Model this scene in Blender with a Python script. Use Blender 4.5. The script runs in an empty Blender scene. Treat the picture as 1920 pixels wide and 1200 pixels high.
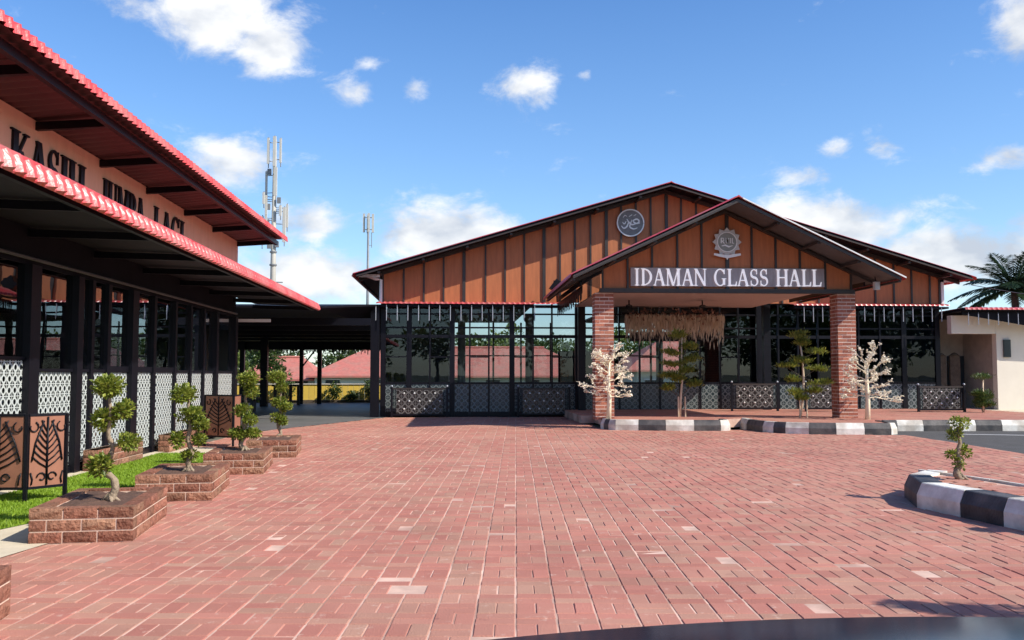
import bpy, bmesh, math, random
from mathutils import Vector, Matrix, noise
random.seed(7)
SC = bpy.context.scene
COL = SC.collection
R = math.radians

# ------------------------------------------------------------------ camera, sky, sun, exposure
EYE = 1.34
cam_d = bpy.data.cameras.new('camera')
cam = bpy.data.objects.new('camera', cam_d)
COL.objects.link(cam)
cam_d.sensor_width = 36.0
cam_d.lens = 36.0 * 1700 / 1920
cam_d.clip_start = 0.05
cam_d.clip_end = 3000
cam.location = (0, 0, EYE)
cam.rotation_euler = (R(90) + math.atan(101 / 1700), 0, -math.atan(100 / 1700))
SC.camera = cam

SUN_TO = Vector((1.0, -0.54, 0.93)).normalized()
world = bpy.data.worlds.new('World')
SC.world = world
world.use_nodes = True
wn, wl = world.node_tree.nodes, world.node_tree.links
wn.clear()


def wmath(op, a=None, b=None, c=None, clamp=False):
    n = wn.new('ShaderNodeMath'); n.operation = op; n.use_clamp = clamp
    for i, v in enumerate((a, b, c)):
        if v is None: continue
        if isinstance(v, (int, float)): n.inputs[i].default_value = v
        else: wl.new(v, n.inputs[i])
    return n.outputs[0]


sky = wn.new('ShaderNodeTexSky')
sky.sky_type = 'NISHITA'
sky.sun_disc = False
sky.sun_elevation = math.asin(SUN_TO.z)
sky.sun_rotation = math.atan2(SUN_TO.x, SUN_TO.y)
sky.air_density = 1.0
sky.dust_density = 0.4
sky.ozone_density = 2.5
sky.altitude = 100
hsv = wn.new('ShaderNodeHueSaturation')
hsv.inputs['Saturation'].default_value = 1.26
hsv.inputs['Hue'].default_value = 0.508
wl.new(sky.outputs[0], hsv.inputs['Color'])
bg = wn.new('ShaderNodeBackground')
bg.inputs['Strength'].default_value = 0.138
wl.new(hsv.outputs[0], bg.inputs['Color'])
tc = wn.new('ShaderNodeTexCoord')
sep = wn.new('ShaderNodeSeparateXYZ')
wl.new(tc.outputs['Generated'], sep.inputs[0])
az = wmath('ARCTAN2', sep.outputs[0], sep.outputs[1])
el = wmath('ARCSINE', sep.outputs[2])
# cumulus: (azimuth, elevation, half width, half height, density) in degrees
CLOUDS = [(-15.4, 20.9, 3.9, 2.5, 1.0), (-12.0, 19.6, 2.6, 2.1, .95), (-19.6, 20.8, 2.9, 1.0, .62), (-14.0, 12.7, 3.2, 1.6, .95), (-9.4, 9.3, 3.0, 1.5, .85), (-9.5, 6.0, 6.2, 2.2, .98), (-1.0, 8.9, 5.4, 2.0, 1.08), (-2.0, 6.2, 5.0, 1.4, .7),
          (-6.9, 17.2, 1.9, 1.2, .68), (-5.8, 18.9, 1.1, .6, .48), (-2.9, 17.6, 1.1, .8, .60), (4.1, 17.8, 2.2, 1.3, .80), (8.1, 18.4, .5, .5, .5),
          (22.0, 8.7, 5.6, 2.0, 1.15), (29.8, 6.8, 5.8, 1.9, 1.15), (32.2, 11.9, 1.9, .9, .85), (33.4, 18.8, 2.1, 2.6, .95), (23.3, 13.2, 1.1, .8, .62), (25.8, 13.3, 1.1, .9, .62), (21.8, 11.8, 2.2, .8, .60), (33, 8.4, 1.6, 1.2, .8),
          (16, 5, 7, 1.8, .7), (60, 12, 13, 5, .9), (-50, 14, 14, 6, .9), (95, 20, 16, 7, .9), (-100, 25, 15, 7, .9), (140, 14, 18, 6, .9), (-150, 18, 16, 6, .9), (180, 35, 14, 8, .8)]
field = None
for (a0, e0, ra, re, wgt) in CLOUDS:
    da = wmath('MULTIPLY', wmath('SUBTRACT', az, R(a0)), 1 / R(ra))
    de = wmath('MULTIPLY', wmath('SUBTRACT', el, R(e0)), 1 / R(re))
    d2 = wmath('ADD', wmath('MULTIPLY', da, da), wmath('MULTIPLY', de, de))
    b = wmath('MULTIPLY', wmath('POWER', 2.718, wmath('MULTIPLY', d2, -1.0)), wgt)
    field = b if field is None else wmath('MAXIMUM', field, b)
mp = wn.new('ShaderNodeMapping')
mp.inputs['Scale'].default_value = (1, 1, 1.7)
wl.new(tc.outputs['Generated'], mp.inputs['Vector'])
nz = wn.new('ShaderNodeTexNoise')
nz.inputs['Scale'].default_value = 16
nz.inputs['Detail'].default_value = 9
nz.inputs['Roughness'].default_value = 0.66
nz.inputs['Distortion'].default_value = 0.25
wl.new(mp.outputs[0], nz.inputs['Vector'])
nz2 = wn.new('ShaderNodeTexNoise')
nz2.inputs['Scale'].default_value = 16
nz2.inputs['Detail'].default_value = 5
wl.new(mp.outputs[0], nz2.inputs['Vector'])
dens = wmath('ADD', wmath('MULTIPLY', field, 1.12), wmath('MULTIPLY', wmath('SUBTRACT', nz.outputs[0], 0.5), 2.0))
mr = wn.new('ShaderNodeMapRange'); mr.interpolation_type = 'SMOOTHSTEP'
mr.inputs['From Min'].default_value = 0.26
mr.inputs['From Max'].default_value = 1.0
wl.new(dens, mr.inputs['Value'])
# thin haze towards the horizon
hz = wn.new('ShaderNodeMapRange')
hz.inputs['From Min'].default_value = R(26); hz.inputs['From Max'].default_value = R(0)
hz.inputs['To Max'].default_value = 0.32
wl.new(el, hz.inputs['Value'])
cr = wn.new('ShaderNodeValToRGB')
cr.color_ramp.elements[0].position = 0.34; cr.color_ramp.elements[0].color = (.46, .50, .57, 1)
cr.color_ramp.elements[1].position = 0.62; cr.color_ramp.elements[1].color = (.84, .84, .83, 1)
wl.new(nz2.outputs[0], cr.inputs[0])
cbg = wn.new('ShaderNodeBackground')
cbg.inputs['Strength'].default_value = 0.90
wl.new(cr.outputs[0], cbg.inputs['Color'])
hbg = wn.new('ShaderNodeBackground')
hbg.inputs['Color'].default_value = (.36, .60, .90, 1)
hbg.inputs['Strength'].default_value = 0.85
m1 = wn.new('ShaderNodeMixShader')
wl.new(hz.outputs[0], m1.inputs[0]); wl.new(bg.outputs[0], m1.inputs[1]); wl.new(hbg.outputs[0], m1.inputs[2])
m2 = wn.new('ShaderNodeMixShader')
wl.new(wmath('MULTIPLY', mr.outputs[0], 0.93), m2.inputs[0]); wl.new(m1.outputs[0], m2.inputs[1]); wl.new(cbg.outputs[0], m2.inputs[2])
wo = wn.new('ShaderNodeOutputWorld')
wl.new(m2.outputs[0], wo.inputs['Surface'])

sun_d = bpy.data.lights.new('sun', 'SUN')
sun_d.energy = 4.2
sun_d.angle = R(0.5)
sun_d.color = (1.0, .93, .82)
sun = bpy.data.objects.new('sun', sun_d)
COL.objects.link(sun)
sun.location = (30, -12, 30)
sun.rotation_euler = SUN_TO.to_track_quat('Z', 'Y').to_euler()

SC.view_settings.view_transform = 'Standard'
SC.view_settings.look = 'None'
SC.view_settings.exposure = 0.54
SC.view_settings.gamma = 1
SC.view_settings.use_curve_mapping = False
SC.render.engine = 'CYCLES'
SC.cycles.max_bounces = 8
SC.cycles.transparent_max_bounces = 24
SC.cycles.use_denoising = True

# ------------------------------------------------------------------ materials
def lin(r, g, b):
    f = lambda c: c / 12.92 if c <= 0.04045 else ((c + 0.055) / 1.055) ** 2.4
    return (f(r / 255), f(g / 255), f(b / 255), 1)


def new_mat(name):
    m = bpy.data.materials.new(name)
    m.use_nodes = True
    nt = m.node_tree
    return m, nt, nt.nodes['Principled BSDF']


def mat(name, col, rough=0.6, var=0.15, scale=4.0, bump=0.0, bscale=60, metal=0.0, pieces=0.0, spec=0.5, col2=None, streak=None):
    """procedural surface: colour noise, optional colour shift per loose piece / per object, fine bump"""
    m, nt, p = new_mat(name)
    N, L = nt.nodes, nt.links
    tcn = N.new('ShaderNodeTexCoord')
    nz = N.new('ShaderNodeTexNoise'); nz.inputs['Scale'].default_value = scale; nz.inputs['Detail'].default_value = 6; nz.inputs['Roughness'].default_value = .65
    vec = tcn.outputs['Object']
    if pieces:
        g = N.new('ShaderNodeNewGeometry'); vec = g.outputs['Position']
    if streak:
        mpn = N.new('ShaderNodeMapping'); mpn.inputs['Scale'].default_value = streak
        L.new(vec, mpn.inputs[0]); vec = mpn.outputs[0]
    L.new(vec, nz.inputs['Vector'])
    mr = N.new('ShaderNodeMapRange'); mr.inputs['From Min'].default_value = .28; mr.inputs['From Max'].default_value = .72
    mr.inputs['To Min'].default_value = 1 - var; mr.inputs['To Max'].default_value = 1 + var
    L.new(nz.outputs[0], mr.inputs['Value'])
    val = mr.outputs[0]
    base = None
    if pieces:
        oi = N.new('ShaderNodeObjectInfo')
        ad = N.new('ShaderNodeMath'); ad.operation = 'ADD'
        L.new(oi.outputs['Random'], ad.inputs[0]); L.new(g.outputs['Random Per Island'], ad.inputs[1])
        fr = N.new('ShaderNodeMath'); fr.operation = 'FRACT'; L.new(ad.outputs[0], fr.inputs[0])
        mr2 = N.new('ShaderNodeMapRange'); mr2.inputs['To Min'].default_value = 1 - pieces; mr2.inputs['To Max'].default_value = 1 + pieces
        L.new(fr.outputs[0], mr2.inputs['Value'])
        mu = N.new('ShaderNodeMath'); mu.operation = 'MULTIPLY'; L.new(val, mu.inputs[0]); L.new(mr2.outputs[0], mu.inputs[1])
        val = mu.outputs[0]
        if col2:
            w = N.new('ShaderNodeTexWhiteNoise'); w.noise_dimensions = '1D'; L.new(fr.outputs[0], w.inputs['W'])
            mx = N.new('ShaderNodeMix'); mx.data_type = 'RGBA'
            mx.inputs[6].default_value = col; mx.inputs[7].default_value = col2
            pw = N.new('ShaderNodeMath'); pw.operation = 'POWER'; pw.inputs[1].default_value = 2.0; L.new(w.outputs['Value'], pw.inputs[0])
            L.new(pw.outputs[0], mx.inputs[0]); base = mx.outputs[2]
    elif col2:
        n3 = N.new('ShaderNodeTexNoise'); n3.inputs['Scale'].default_value = scale * .37; n3.inputs['Detail'].default_value = 4
        L.new(vec, n3.inputs['Vector'])
        mr3 = N.new('ShaderNodeMapRange'); mr3.inputs['From Min'].default_value = .4; mr3.inputs['From Max'].default_value = .62
        L.new(n3.outputs[0], mr3.inputs['Value'])
        mx = N.new('ShaderNodeMix'); mx.data_type = 'RGBA'
        mx.inputs[6].default_value = col; mx.inputs[7].default_value = col2
        L.new(mr3.outputs[0], mx.inputs[0]); base = mx.outputs[2]
    vm = N.new('ShaderNodeVectorMath'); vm.operation = 'SCALE'
    if base is None: vm.inputs[0].default_value = col[:3]
    else: L.new(base, vm.inputs[0])
    L.new(val, vm.inputs['Scale'])
    L.new(vm.outputs[0], p.inputs['Base Color'])
    p.inputs['Roughness'].default_value = rough
    p.inputs['Metallic'].default_value = metal
    p.inputs['Specular IOR Level'].default_value = spec
    if bump:
        nb = N.new('ShaderNodeTexNoise'); nb.inputs['Scale'].default_value = bscale; nb.inputs['Detail'].default_value = 4
        L.new(vec, nb.inputs['Vector'])
        bn = N.new('ShaderNodeBump'); bn.inputs['Strength'].default_value = bump; bn.inputs['Distance'].default_value = .02
        L.new(nb.outputs[0], bn.inputs['Height']); L.new(bn.outputs[0], p.inputs['Normal'])
    return m


def glass_mat(name, tint, refl=1.0, rough=0.0):
    """thin pane: fresnel reflection over tinted transparency"""
    m, nt, p = new_mat(name)
    N, L = nt.nodes, nt.links
    N.remove(p)
    tr = N.new('ShaderNodeBsdfTransparent'); tr.inputs[0].default_value = tint
    gl = N.new('ShaderNodeBsdfGlossy'); gl.inputs['Roughness'].default_value = rough; gl.inputs[0].default_value = (.9, .95, 1, 1)
    fr = N.new('ShaderNodeFresnel'); fr.inputs['IOR'].default_value = 1.5
    mu = N.new('ShaderNodeMath'); mu.operation = 'MULTIPLY'; mu.use_clamp = True; mu.inputs[1].default_value = refl
    # faint waviness of the pane
    tcn = N.new('ShaderNodeTexCoord'); nz = N.new('ShaderNodeTexNoise'); nz.inputs['Scale'].default_value = 1.3
    L.new(tcn.outputs['Object'], nz.inputs['Vector'])
    bn = N.new('ShaderNodeBump'); bn.inputs['Strength'].default_value = .05; bn.inputs['Distance'].default_value = .02
    L.new(nz.outputs[0], bn.inputs['Height']); L.new(bn.outputs[0], gl.inputs['Normal'])
    L.new(fr.outputs[0], mu.inputs[0])
    mx = N.new('ShaderNodeMixShader')
    L.new(mu.outputs[0], mx.inputs[0]); L.new(tr.outputs[0], mx.inputs[1]); L.new(gl.outputs[0], mx.inputs[2])
    L.new(mx.outputs[0], N['Material Output'].inputs['Surface'])
    return m


def film_mat(name, col, gap, cell, a, b, fill=.5):
    """flat printed lattice film: rings and diamonds of colour on a clear or dark ground.  a, b = the two in-plane axes"""
    m, nt, p = new_mat(name)
    N, L = nt.nodes, nt.links

    def M(op, x, y=None, cl=False):
        n = N.new('ShaderNodeMath'); n.operation = op; n.use_clamp = cl
        for i, v in enumerate((x, y)):
            if v is None: continue
            if isinstance(v, (int, float)): n.inputs[i].default_value = v
            else: L.new(v, n.inputs[i])
        return n.outputs[0]
    g = N.new('ShaderNodeNewGeometry'); s = N.new('ShaderNodeSeparateXYZ'); L.new(g.outputs['Position'], s.inputs[0])
    u = M('SUBTRACT', M('FRACT', M('MULTIPLY', s.outputs[a], 1 / cell)), .5)
    v = M('SUBTRACT', M('FRACT', M('MULTIPLY', s.outputs[b], 1 / cell)), .5)
    au, av = M('ABSOLUTE', u), M('ABSOLUTE', v)
    r = M('SQRT', M('ADD', M('MULTIPLY', u, u), M('MULTIPLY', v, v)))
    ring = M('LESS_THAN', M('ABSOLUTE', M('SUBTRACT', r, .30)), .045 + .05 * fill)
    dia = M('LESS_THAN', M('ABSOLUTE', M('SUBTRACT', M('ADD', au, av), .5)), .045 + .04 * fill)
    cross = M('LESS_THAN', M('MINIMUM', au, av), .03 + .03 * fill)
    outer = M('GREATER_THAN', M('MAXIMUM', au, av), .5 - .03 - .03 * fill)
    cross = M('MULTIPLY', cross, M('GREATER_THAN', r, .26))
    k = M('ADD', M('ADD', ring, dia), M('ADD', cross, outer), True)
    p.inputs['Base Color'].default_value = col
    p.inputs['Roughness'].default_value = .55
    mx = N.new('ShaderNodeMixShader')
    L.new(k, mx.inputs[0])
    if gap == 'clear':
        t = N.new('ShaderNodeBsdfTransparent'); t.inputs[0].default_value = (.95, .95, .95, 1)
        L.new(t.outputs[0], mx.inputs[1])
    else:
        q = N.new('ShaderNodeBsdfPrincipled'); q.inputs['Base Color'].default_value = gap; q.inputs['Roughness'].default_value = .25
        L.new(q.outputs[0], mx.inputs[1])
    L.new(p.outputs[0], mx.inputs[2])
    L.new(mx.outputs[0], N['Material Output'].inputs['Surface'])
    return m


def leaf_mat(name, c1, c2, rough=.45, trans=.25):
    m, nt, p = new_mat(name)
    N, L = nt.nodes, nt.links
    g = N.new('ShaderNodeNewGeometry')
    r = N.new('ShaderNodeValToRGB')
    r.color_ramp.elements[0].color = c1; r.color_ramp.elements[1].color = c2
    L.new(g.outputs['Random Per Island'], r.inputs[0])
    L.new(r.outputs[0], p.inputs['Base Color'])
    p.inputs['Roughness'].default_value = rough
    t = N.new('ShaderNodeBsdfTranslucent'); L.new(r.outputs[0], t.inputs[0])
    mx = N.new('ShaderNodeMixShader'); mx.inputs[0].default_value = trans
    L.new(p.outputs[0], mx.inputs[1]); L.new(t.outputs[0], mx.inputs[2])
    L.new(mx.outputs[0], N['Material Output'].inputs['Surface'])
    return m


M = {}
def paver_material():
    m = mat('paver', (.45, .182, .138, 1), .85, .14, 1.1, .35, 90, pieces=.09, col2=(.44, .245, .175, 1), spec=.2)
    nt = m.node_tree; N, L = nt.nodes, nt.links; p = N['Principled BSDF']
    old = p.inputs['Base Color'].links[0].from_socket
    g = N.new('ShaderNodeNewGeometry')

    def layer(col_in, scale, lo, hi, amt, c, detail=5, rough=.6):
        n = N.new('ShaderNodeTexNoise'); n.inputs['Scale'].default_value = scale; n.inputs['Detail'].default_value = detail; n.inputs['Roughness'].default_value = rough
        L.new(g.outputs['Position'], n.inputs['Vector'])
        r = N.new('ShaderNodeMapRange'); r.inputs['From Min'].default_value = lo; r.inputs['From Max'].default_value = hi; r.inputs['To Max'].default_value = amt
        L.new(n.outputs[0], r.inputs['Value'])
        x = N.new('ShaderNodeMix'); x.data_type = 'RGBA'; x.inputs[7].default_value = c
        L.new(r.outputs[0], x.inputs[0]); L.new(col_in, x.inputs[6]); return x.outputs[2]
    o = layer(old, .33, .48, .70, .58, (.53, .29, .21, 1))          # bleached areas
    o = layer(o, .21, .54, .70, .38, (.27, .12, .095, 1))           # worn, oil-darkened areas
    o = layer(o, 7.0, .58, .68, .65, (.66, .49, .39, 1), 8, .75)    # sand and cement left on the faces
    o = layer(o, 3.1, .64, .72, .5, (.17, .075, .065, 1), 8, .7)    # small stains
    L.new(o, p.inputs['Base Color']); return m
M['paver'] = paver_material()
M['sand'] = mat('joint_sand', (.66, .45, .35, 1), .95, .35, 2.5, col2=(.36, .20, .15, 1))
M['ground'] = mat('ground', (.13, .12, .09, 1), .95, .3, .3, col2=(.07, .10, .035, 1))
M['asphalt'] = mat('asphalt', (.075, .072, .068, 1), .9, .2, 3, .4, 150)
M['polished'] = mat('polished_concrete', (.15, .145, .14, 1), .5, .25, .8, col2=(.14, .14, .135, 1), spec=.3)
M['cream_concrete'] = mat('cream_concrete', (.62, .54, .40, 1), .9, .12, 5, .2, 80)
M['turf_base'] = mat('turf_base', (.12, .20, .02, 1), .95, .3, 6)
M['turf'] = leaf_mat('turf', (.17, .30, .014, 1), (.32, .46, .035, 1), .6, .3)
M['block'] = mat('splitface_block', (.25, .105, .070, 1), .9, .35, 22, 1.0, 45, pieces=.25, col2=(.28, .16, .10, 1), spec=.2)
M['mortar'] = mat('mortar', (.68, .50, .39, 1), .95, .15, 20)
M['soil'] = mat('soil', (.11, .06, .042, 1), .95, .3, 14, .8, 40)
M['brick'] = mat('brick', (.31, .112, .078, 1), .85, .2, 30, .4, 90, pieces=.25, col2=(.42, .17, .11, 1), spec=.2)
M['pale_mortar'] = mat('pale_mortar', (.66, .52, .45, 1), .95, .12, 20)
M['white_kerb'] = mat('white_kerb_paint', (.78, .76, .69, 1), .65, .16, 7, .35, 40, col2=(.50, .45, .38, 1))
M['black_kerb'] = mat('black_kerb_paint', (.030, .032, .036, 1), .6, .35, 7, .35, 40, col2=(.095, .085, .08, 1))
M['red_roof'] = mat('red_roof_sheet', (.56, .060, .062, 1), .32, .22, 5, .15, 30, col2=(.50, .13, .12, 1))
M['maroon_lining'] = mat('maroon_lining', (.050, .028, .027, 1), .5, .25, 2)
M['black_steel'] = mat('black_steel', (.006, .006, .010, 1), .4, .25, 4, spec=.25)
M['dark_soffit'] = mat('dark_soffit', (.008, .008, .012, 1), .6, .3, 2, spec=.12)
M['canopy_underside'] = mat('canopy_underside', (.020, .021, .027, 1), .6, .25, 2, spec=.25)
M['grey_soffit'] = mat('grey_soffit', (.075, .07, .07, 1), .6, .2, 2)
M['salmon'] = mat('salmon_render', (.66, .43, .29, 1), .85, .08, 2, .1, 60, streak=(3, 3, .6))
M['board'] = mat('brown_board', (.43, .140, .050, 1), .62, .16, 3, .06, 60, pieces=.06, streak=(4, 4, .5))
M['batten'] = mat('dark_batten', (.035, .026, .022, 1), .5, .25, 5)
M['glass'] = glass_mat('pane_glass', (.74, .78, .79, 1), .8)
M['dark_glass'] = glass_mat('tinted_pane_glass', (.26, .33, .44, 1), .55)
M['shop_glass'] = glass_mat('shopfront_glass', (.62, .64, .62, 1), 2.6)
M['film_white'] = film_mat('white_lattice_film', (.54, .58, .56, 1), 'clear', .135, 1, 2, .25)
M['film_teal'] = film_mat('teal_lattice_film', (.17, .20, .20, 1), (.025, .040, .045, 1), .20, 0, 2, .0)
M['lattice'] = film_mat('railing_lattice', (.16, .15, .145, 1), (.014, .012, .012, 1), .22, 0, 2, -.25)
M['cream'] = mat('cream_render', (.72, .66, .56, 1), .85, .05, 2, .1, 60)
M['porch_ceiling'] = mat('porch_ceiling', (.50, .40, .35, 1), .8, .08, 2)
M['white_paint'] = mat('white_paint', (.80, .80, .78, 1), .45, .06, 4)
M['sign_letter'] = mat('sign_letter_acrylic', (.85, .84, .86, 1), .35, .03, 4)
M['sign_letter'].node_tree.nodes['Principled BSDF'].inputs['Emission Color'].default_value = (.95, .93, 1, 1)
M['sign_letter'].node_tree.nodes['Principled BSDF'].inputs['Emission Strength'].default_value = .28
M['sign_panel'] = mat('sign_panel', (.33, .28, .28, 1), .3, .25, 3, streak=(3, 1, 1))
M['silver'] = mat('silver_panel', (.52, .48, .44, 1), .35, .2, 5)
M['tube'] = mat('tube_plastic', (.38, .41, .46, 1), .3, .1, 6)
M['blossom'] = mat('blossom_plastic', (.92, .86, .72, 1), .5, .12, 6)
M['cream_bark'] = mat('cream_wrap', (.84, .74, .54, 1), .7, .15, 20, .3, 60)
M['bark'] = mat('grey_bark', (.30, .23, .16, 1), .9, .35, 18, .7, 40)
M['dark_bark'] = mat('dark_bark', (.10, .075, .055, 1), .9, .35, 8, .6, 30)
M['stake'] = mat('pale_stake', (.62, .48, .33, 1), .8, .2, 10)
M['bonsai_leaf'] = leaf_mat('bonsai_leaf', (.07, .125, .012, 1), (.42, .46, .08, 1), .38, .35)
M['topiary_leaf'] = leaf_mat('topiary_leaf', (.07, .115, .015, 1), (.32, .33, .055, 1), .5, .4)
M['tree_leaf'] = leaf_mat('tree_leaf', (.035, .075, .018, 1), (.11, .16, .035, 1))
M['pale_leaf'] = leaf_mat('pale_leaf', (.10, .16, .03, 1), (.22, .27, .06, 1))
M['palm_leaf'] = leaf_mat('palm_leaf', (.018, .045, .022, 1), (.05, .09, .04, 1), .35)
M['dry_flower'] = leaf_mat('dry_flower', (.62, .53, .40, 1), (.90, .82, .68, 1), .6, .45)
M['wine_flower'] = leaf_mat('wine_flower', (.16, .09, .07, 1), (.42, .24, .18, 1))
M['yellow'] = mat('yellow_board', (.80, .56, .10, 1), .6, .07, 3, pieces=.05)
M['house_roof'] = mat('clay_tile_roof', (.48, .15, .115, 1), .8, .18, 5, .5, 12, col2=(.42, .17, .13, 1))
M['house_wall'] = mat('pale_house_wall', (.55, .60, .52, 1), .85, .08, 1)
M['window'] = mat('dark_window', (.03, .04, .05, 1), .15, .2, 2)
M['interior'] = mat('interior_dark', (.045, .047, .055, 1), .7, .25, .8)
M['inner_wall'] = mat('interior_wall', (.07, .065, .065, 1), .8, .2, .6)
M['inner_pale'] = mat('interior_pale', (.42, .40, .36, 1), .7, .1, 2)
M['curtain_reflection'] = mat('curtain_reflection', (.50, .42, .32, 1), .9, .25, 3, streak=(1, 8, .2))
M['rust_board'] = mat('screen_board', (.30, .125, .075, 1), .6, .15, 5)
M['mast'] = mat('mast_paint', (.46, .44, .38, 1), .6, .15, .8)
M['antenna'] = mat('antenna_cover', (.52, .51, .46, 1), .5, .08, 2)
M['mast_steel'] = mat('mast_steel', (.20, .21, .22, 1), .5, .2, 2)
M['car_paint'] = mat('car_paint', (.012, .018, .032, 1), .12, .1, 3)
M['dash'] = mat('dashboard', (.10, .085, .08, 1), .8, .15, 9, .2, 120)
M['rubber'] = mat('rubber', (.02, .02, .02, 1), .8, .2, 9)
M['lamp_glass'] = mat('lamp_lens', (.6, .62, .64, 1), .1, .1, 9)

# ------------------------------------------------------------------ mesh helpers
WL = {}


class MB:
    def __init__(s): s.v = []; s.f = []

    def add(s, vs, fs):
        o = len(s.v); s.v += [tuple(v) for v in vs]; s.f += [tuple(i + o for i in f) for f in fs]; return s

    def box(s, x0, y0, z0, x1, y1, z1):
        if x0 > x1: x0, x1 = x1, x0
        if y0 > y1: y0, y1 = y1, y0
        if z0 > z1: z0, z1 = z1, z0
        return s.add([(x0, y0, z0), (x1, y0, z0), (x1, y1, z0), (x0, y1, z0), (x0, y0, z1), (x1, y0, z1), (x1, y1, z1), (x0, y1, z1)],
                     [(0, 3, 2, 1), (4, 5, 6, 7), (0, 1, 5, 4), (1, 2, 6, 5), (2, 3, 7, 6), (3, 0, 4, 7)])

    def bar(s, a, b, w, h, up=(0, 0, 1)):
        """rectangular bar from a to b, w across, h along up"""
        a, b, up = Vector(a), Vector(b), Vector(up)
        d = (b - a).normalized(); r = d.cross(up)
        if r.length < 1e-4: r = d.cross(Vector((1, 0, 0)))
        r.normalize(); u = r.cross(d)
        vs = []
        for p in (a, b):
            for (i, j) in ((-1, -1), (1, -1), (1, 1), (-1, 1)): vs.append(p + r * (i * w / 2) + u * (j * h / 2))
        return s.add(vs, [(3, 2, 1, 0), (4, 5, 6, 7), (0, 1, 5, 4), (1, 2, 6, 5), (2, 3, 7, 6), (3, 0, 4, 7)])

    def prism(s, poly, fn, d0, d1):
        """poly: list of 2D points; fn(u, v, d) -> 3D"""
        n = len(poly)
        vs = [fn(u, v, d0) for u, v in poly] + [fn(u, v, d1) for u, v in poly]
        return s.add(vs, [tuple(range(n))[::-1], tuple(range(n, 2 * n))] + [(i, (i + 1) % n, n + (i + 1) % n, n + i) for i in range(n)])

    def tube(s, pts, rad, n=8, cap=True):
        pts = [Vector(p) for p in pts]
        if not hasattr(rad, '__len__'): rad = [rad] * len(pts)
        o = len(s.v); ref = Vector((0.31, 0.87, 0.38))
        for i, p in enumerate(pts):
            d = (pts[min(i + 1, len(pts) - 1)] - pts[max(i - 1, 0)]).normalized()
            a = d.cross(ref).normalized(); b = d.cross(a)
            for k in range(n):
                t = 2 * math.pi * k / n
                s.v.append(tuple(p + (a * math.cos(t) + b * math.sin(t)) * rad[i]))
        for i in range(len(pts) - 1):
            for k in range(n):
                s.f.append((o + i * n + k, o + i * n + (k + 1) % n, o + (i + 1) * n + (k + 1) % n, o + (i + 1) * n + k))
        if cap:
            s.f.append(tuple(o + k for k in range(n))[::-1]); e = o + (len(pts) - 1) * n
            s.f.append(tuple(e + k for k in range(n)))
        return s

    def lathe(s, c, prof, n=16):
        c = Vector(c); o = len(s.v)
        for (r, z) in prof:
            for k in range(n):
                t = 2 * math.pi * k / n; s.v.append((c.x + r * math.cos(t), c.y + r * math.sin(t), c.z + z))
        for i in range(len(prof) - 1):
            for k in range(n): s.f.append((o + i * n + k, o + i * n + (k + 1) % n, o + (i + 1) * n + (k + 1) % n, o + (i + 1) * n + k))
        s.f.append(tuple(o + k for k in range(n))[::-1]); e = o + (len(prof) - 1) * n
        s.f.append(tuple(e + k for k in range(n))); return s

    def ball(s, c, r, n=8, m=5):
        return s.lathe(c, [(max(.02, math.sin(math.pi * i / m)) * r, -math.cos(math.pi * i / m) * r) for i in range(m + 1)], n)

    def leaf(s, p, d, nrm, ln, w):
        """one pointed, slightly folded leaf"""
        d = Vector(d).normalized(); nrm = Vector(nrm); r = d.cross(nrm)
        if r.length < 1e-3: r = d.cross(Vector((.3, .5, .8)))
        r.normalize(); u = r.cross(d); p = Vector(p)
        return s.add([p, p + d * ln * .5 + r * w / 2 + u * w * .15, p + d * ln, p + d * ln * .5 - r * w / 2 + u * w * .15], [(0, 1, 2), (0, 2, 3)])

    def build(s, name, m, parent=None, smooth=False):
        off = WL[parent.name] if parent is not None else Vector((0, 0, 0))
        me = bpy.data.meshes.new(name)
        me.from_pydata([(v[0] - off.x, v[1] - off.y, v[2] - off.z) for v in s.v], [], s.f)
        me.update()
        if smooth:
            me.polygons.foreach_set('use_smooth', [True] * len(me.polygons))
        me.materials.append(M[m] if isinstance(m, str) else m)
        return link(name, me, parent)


def link(name, me, parent=None):
    o = bpy.data.objects.new(name, me); COL.objects.link(o)
    if parent is not None:
        o.parent = parent; WL[o.name] = WL[parent.name].copy()
    else: WL[o.name] = Vector((0, 0, 0))
    return o


def recentre(o):
    """put a lone mesh object's origin at the middle of its base"""
    vs = [v.co for v in o.data.vertices]
    c = Vector((sum(v.x for v in vs) / len(vs), sum(v.y for v in vs) / len(vs), min(v.z for v in vs)))
    o.data.transform(Matrix.Translation(-c)); o.location = c; WL[o.name] = c
    return o


def tag(o, label, cat, group=None):
    o['label'] = label; o['category'] = cat
    if group: o['group'] = group
    return o


def thing(name, label, cat, loc=(0, 0, 0), group=None):
    o = bpy.data.objects.new(name, None); COL.objects.link(o)
    o.empty_display_size = .2; o.location = loc; WL[o.name] = Vector(loc)
    return tag(o, label, cat, group)


def structure(o): o['kind'] = 'structure'; return o
def stuff(o): o['kind'] = 'stuff'; return o


def dup_tree(o, parent=None):
    c = o.copy(); COL.objects.link(c)
    WL[c.name] = WL[o.name].copy()
    if parent is not None: c.parent = parent
    for ch in list(KIDS(o)): dup_tree(ch, c)
    return c


def KIDS(o): return [x for x in bpy.data.objects if x.parent == o]


def poly_sheet(name, pts, z, m, thick=None):
    b = MB(); n = len(pts)
    if thick is None: b.add([(x, y, z) for x, y in pts], [tuple(range(n))])
    else: b.prism(pts, lambda u, v, d: (u, v, d), z - thick, z)
    return structure(b.build(name, m))


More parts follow.
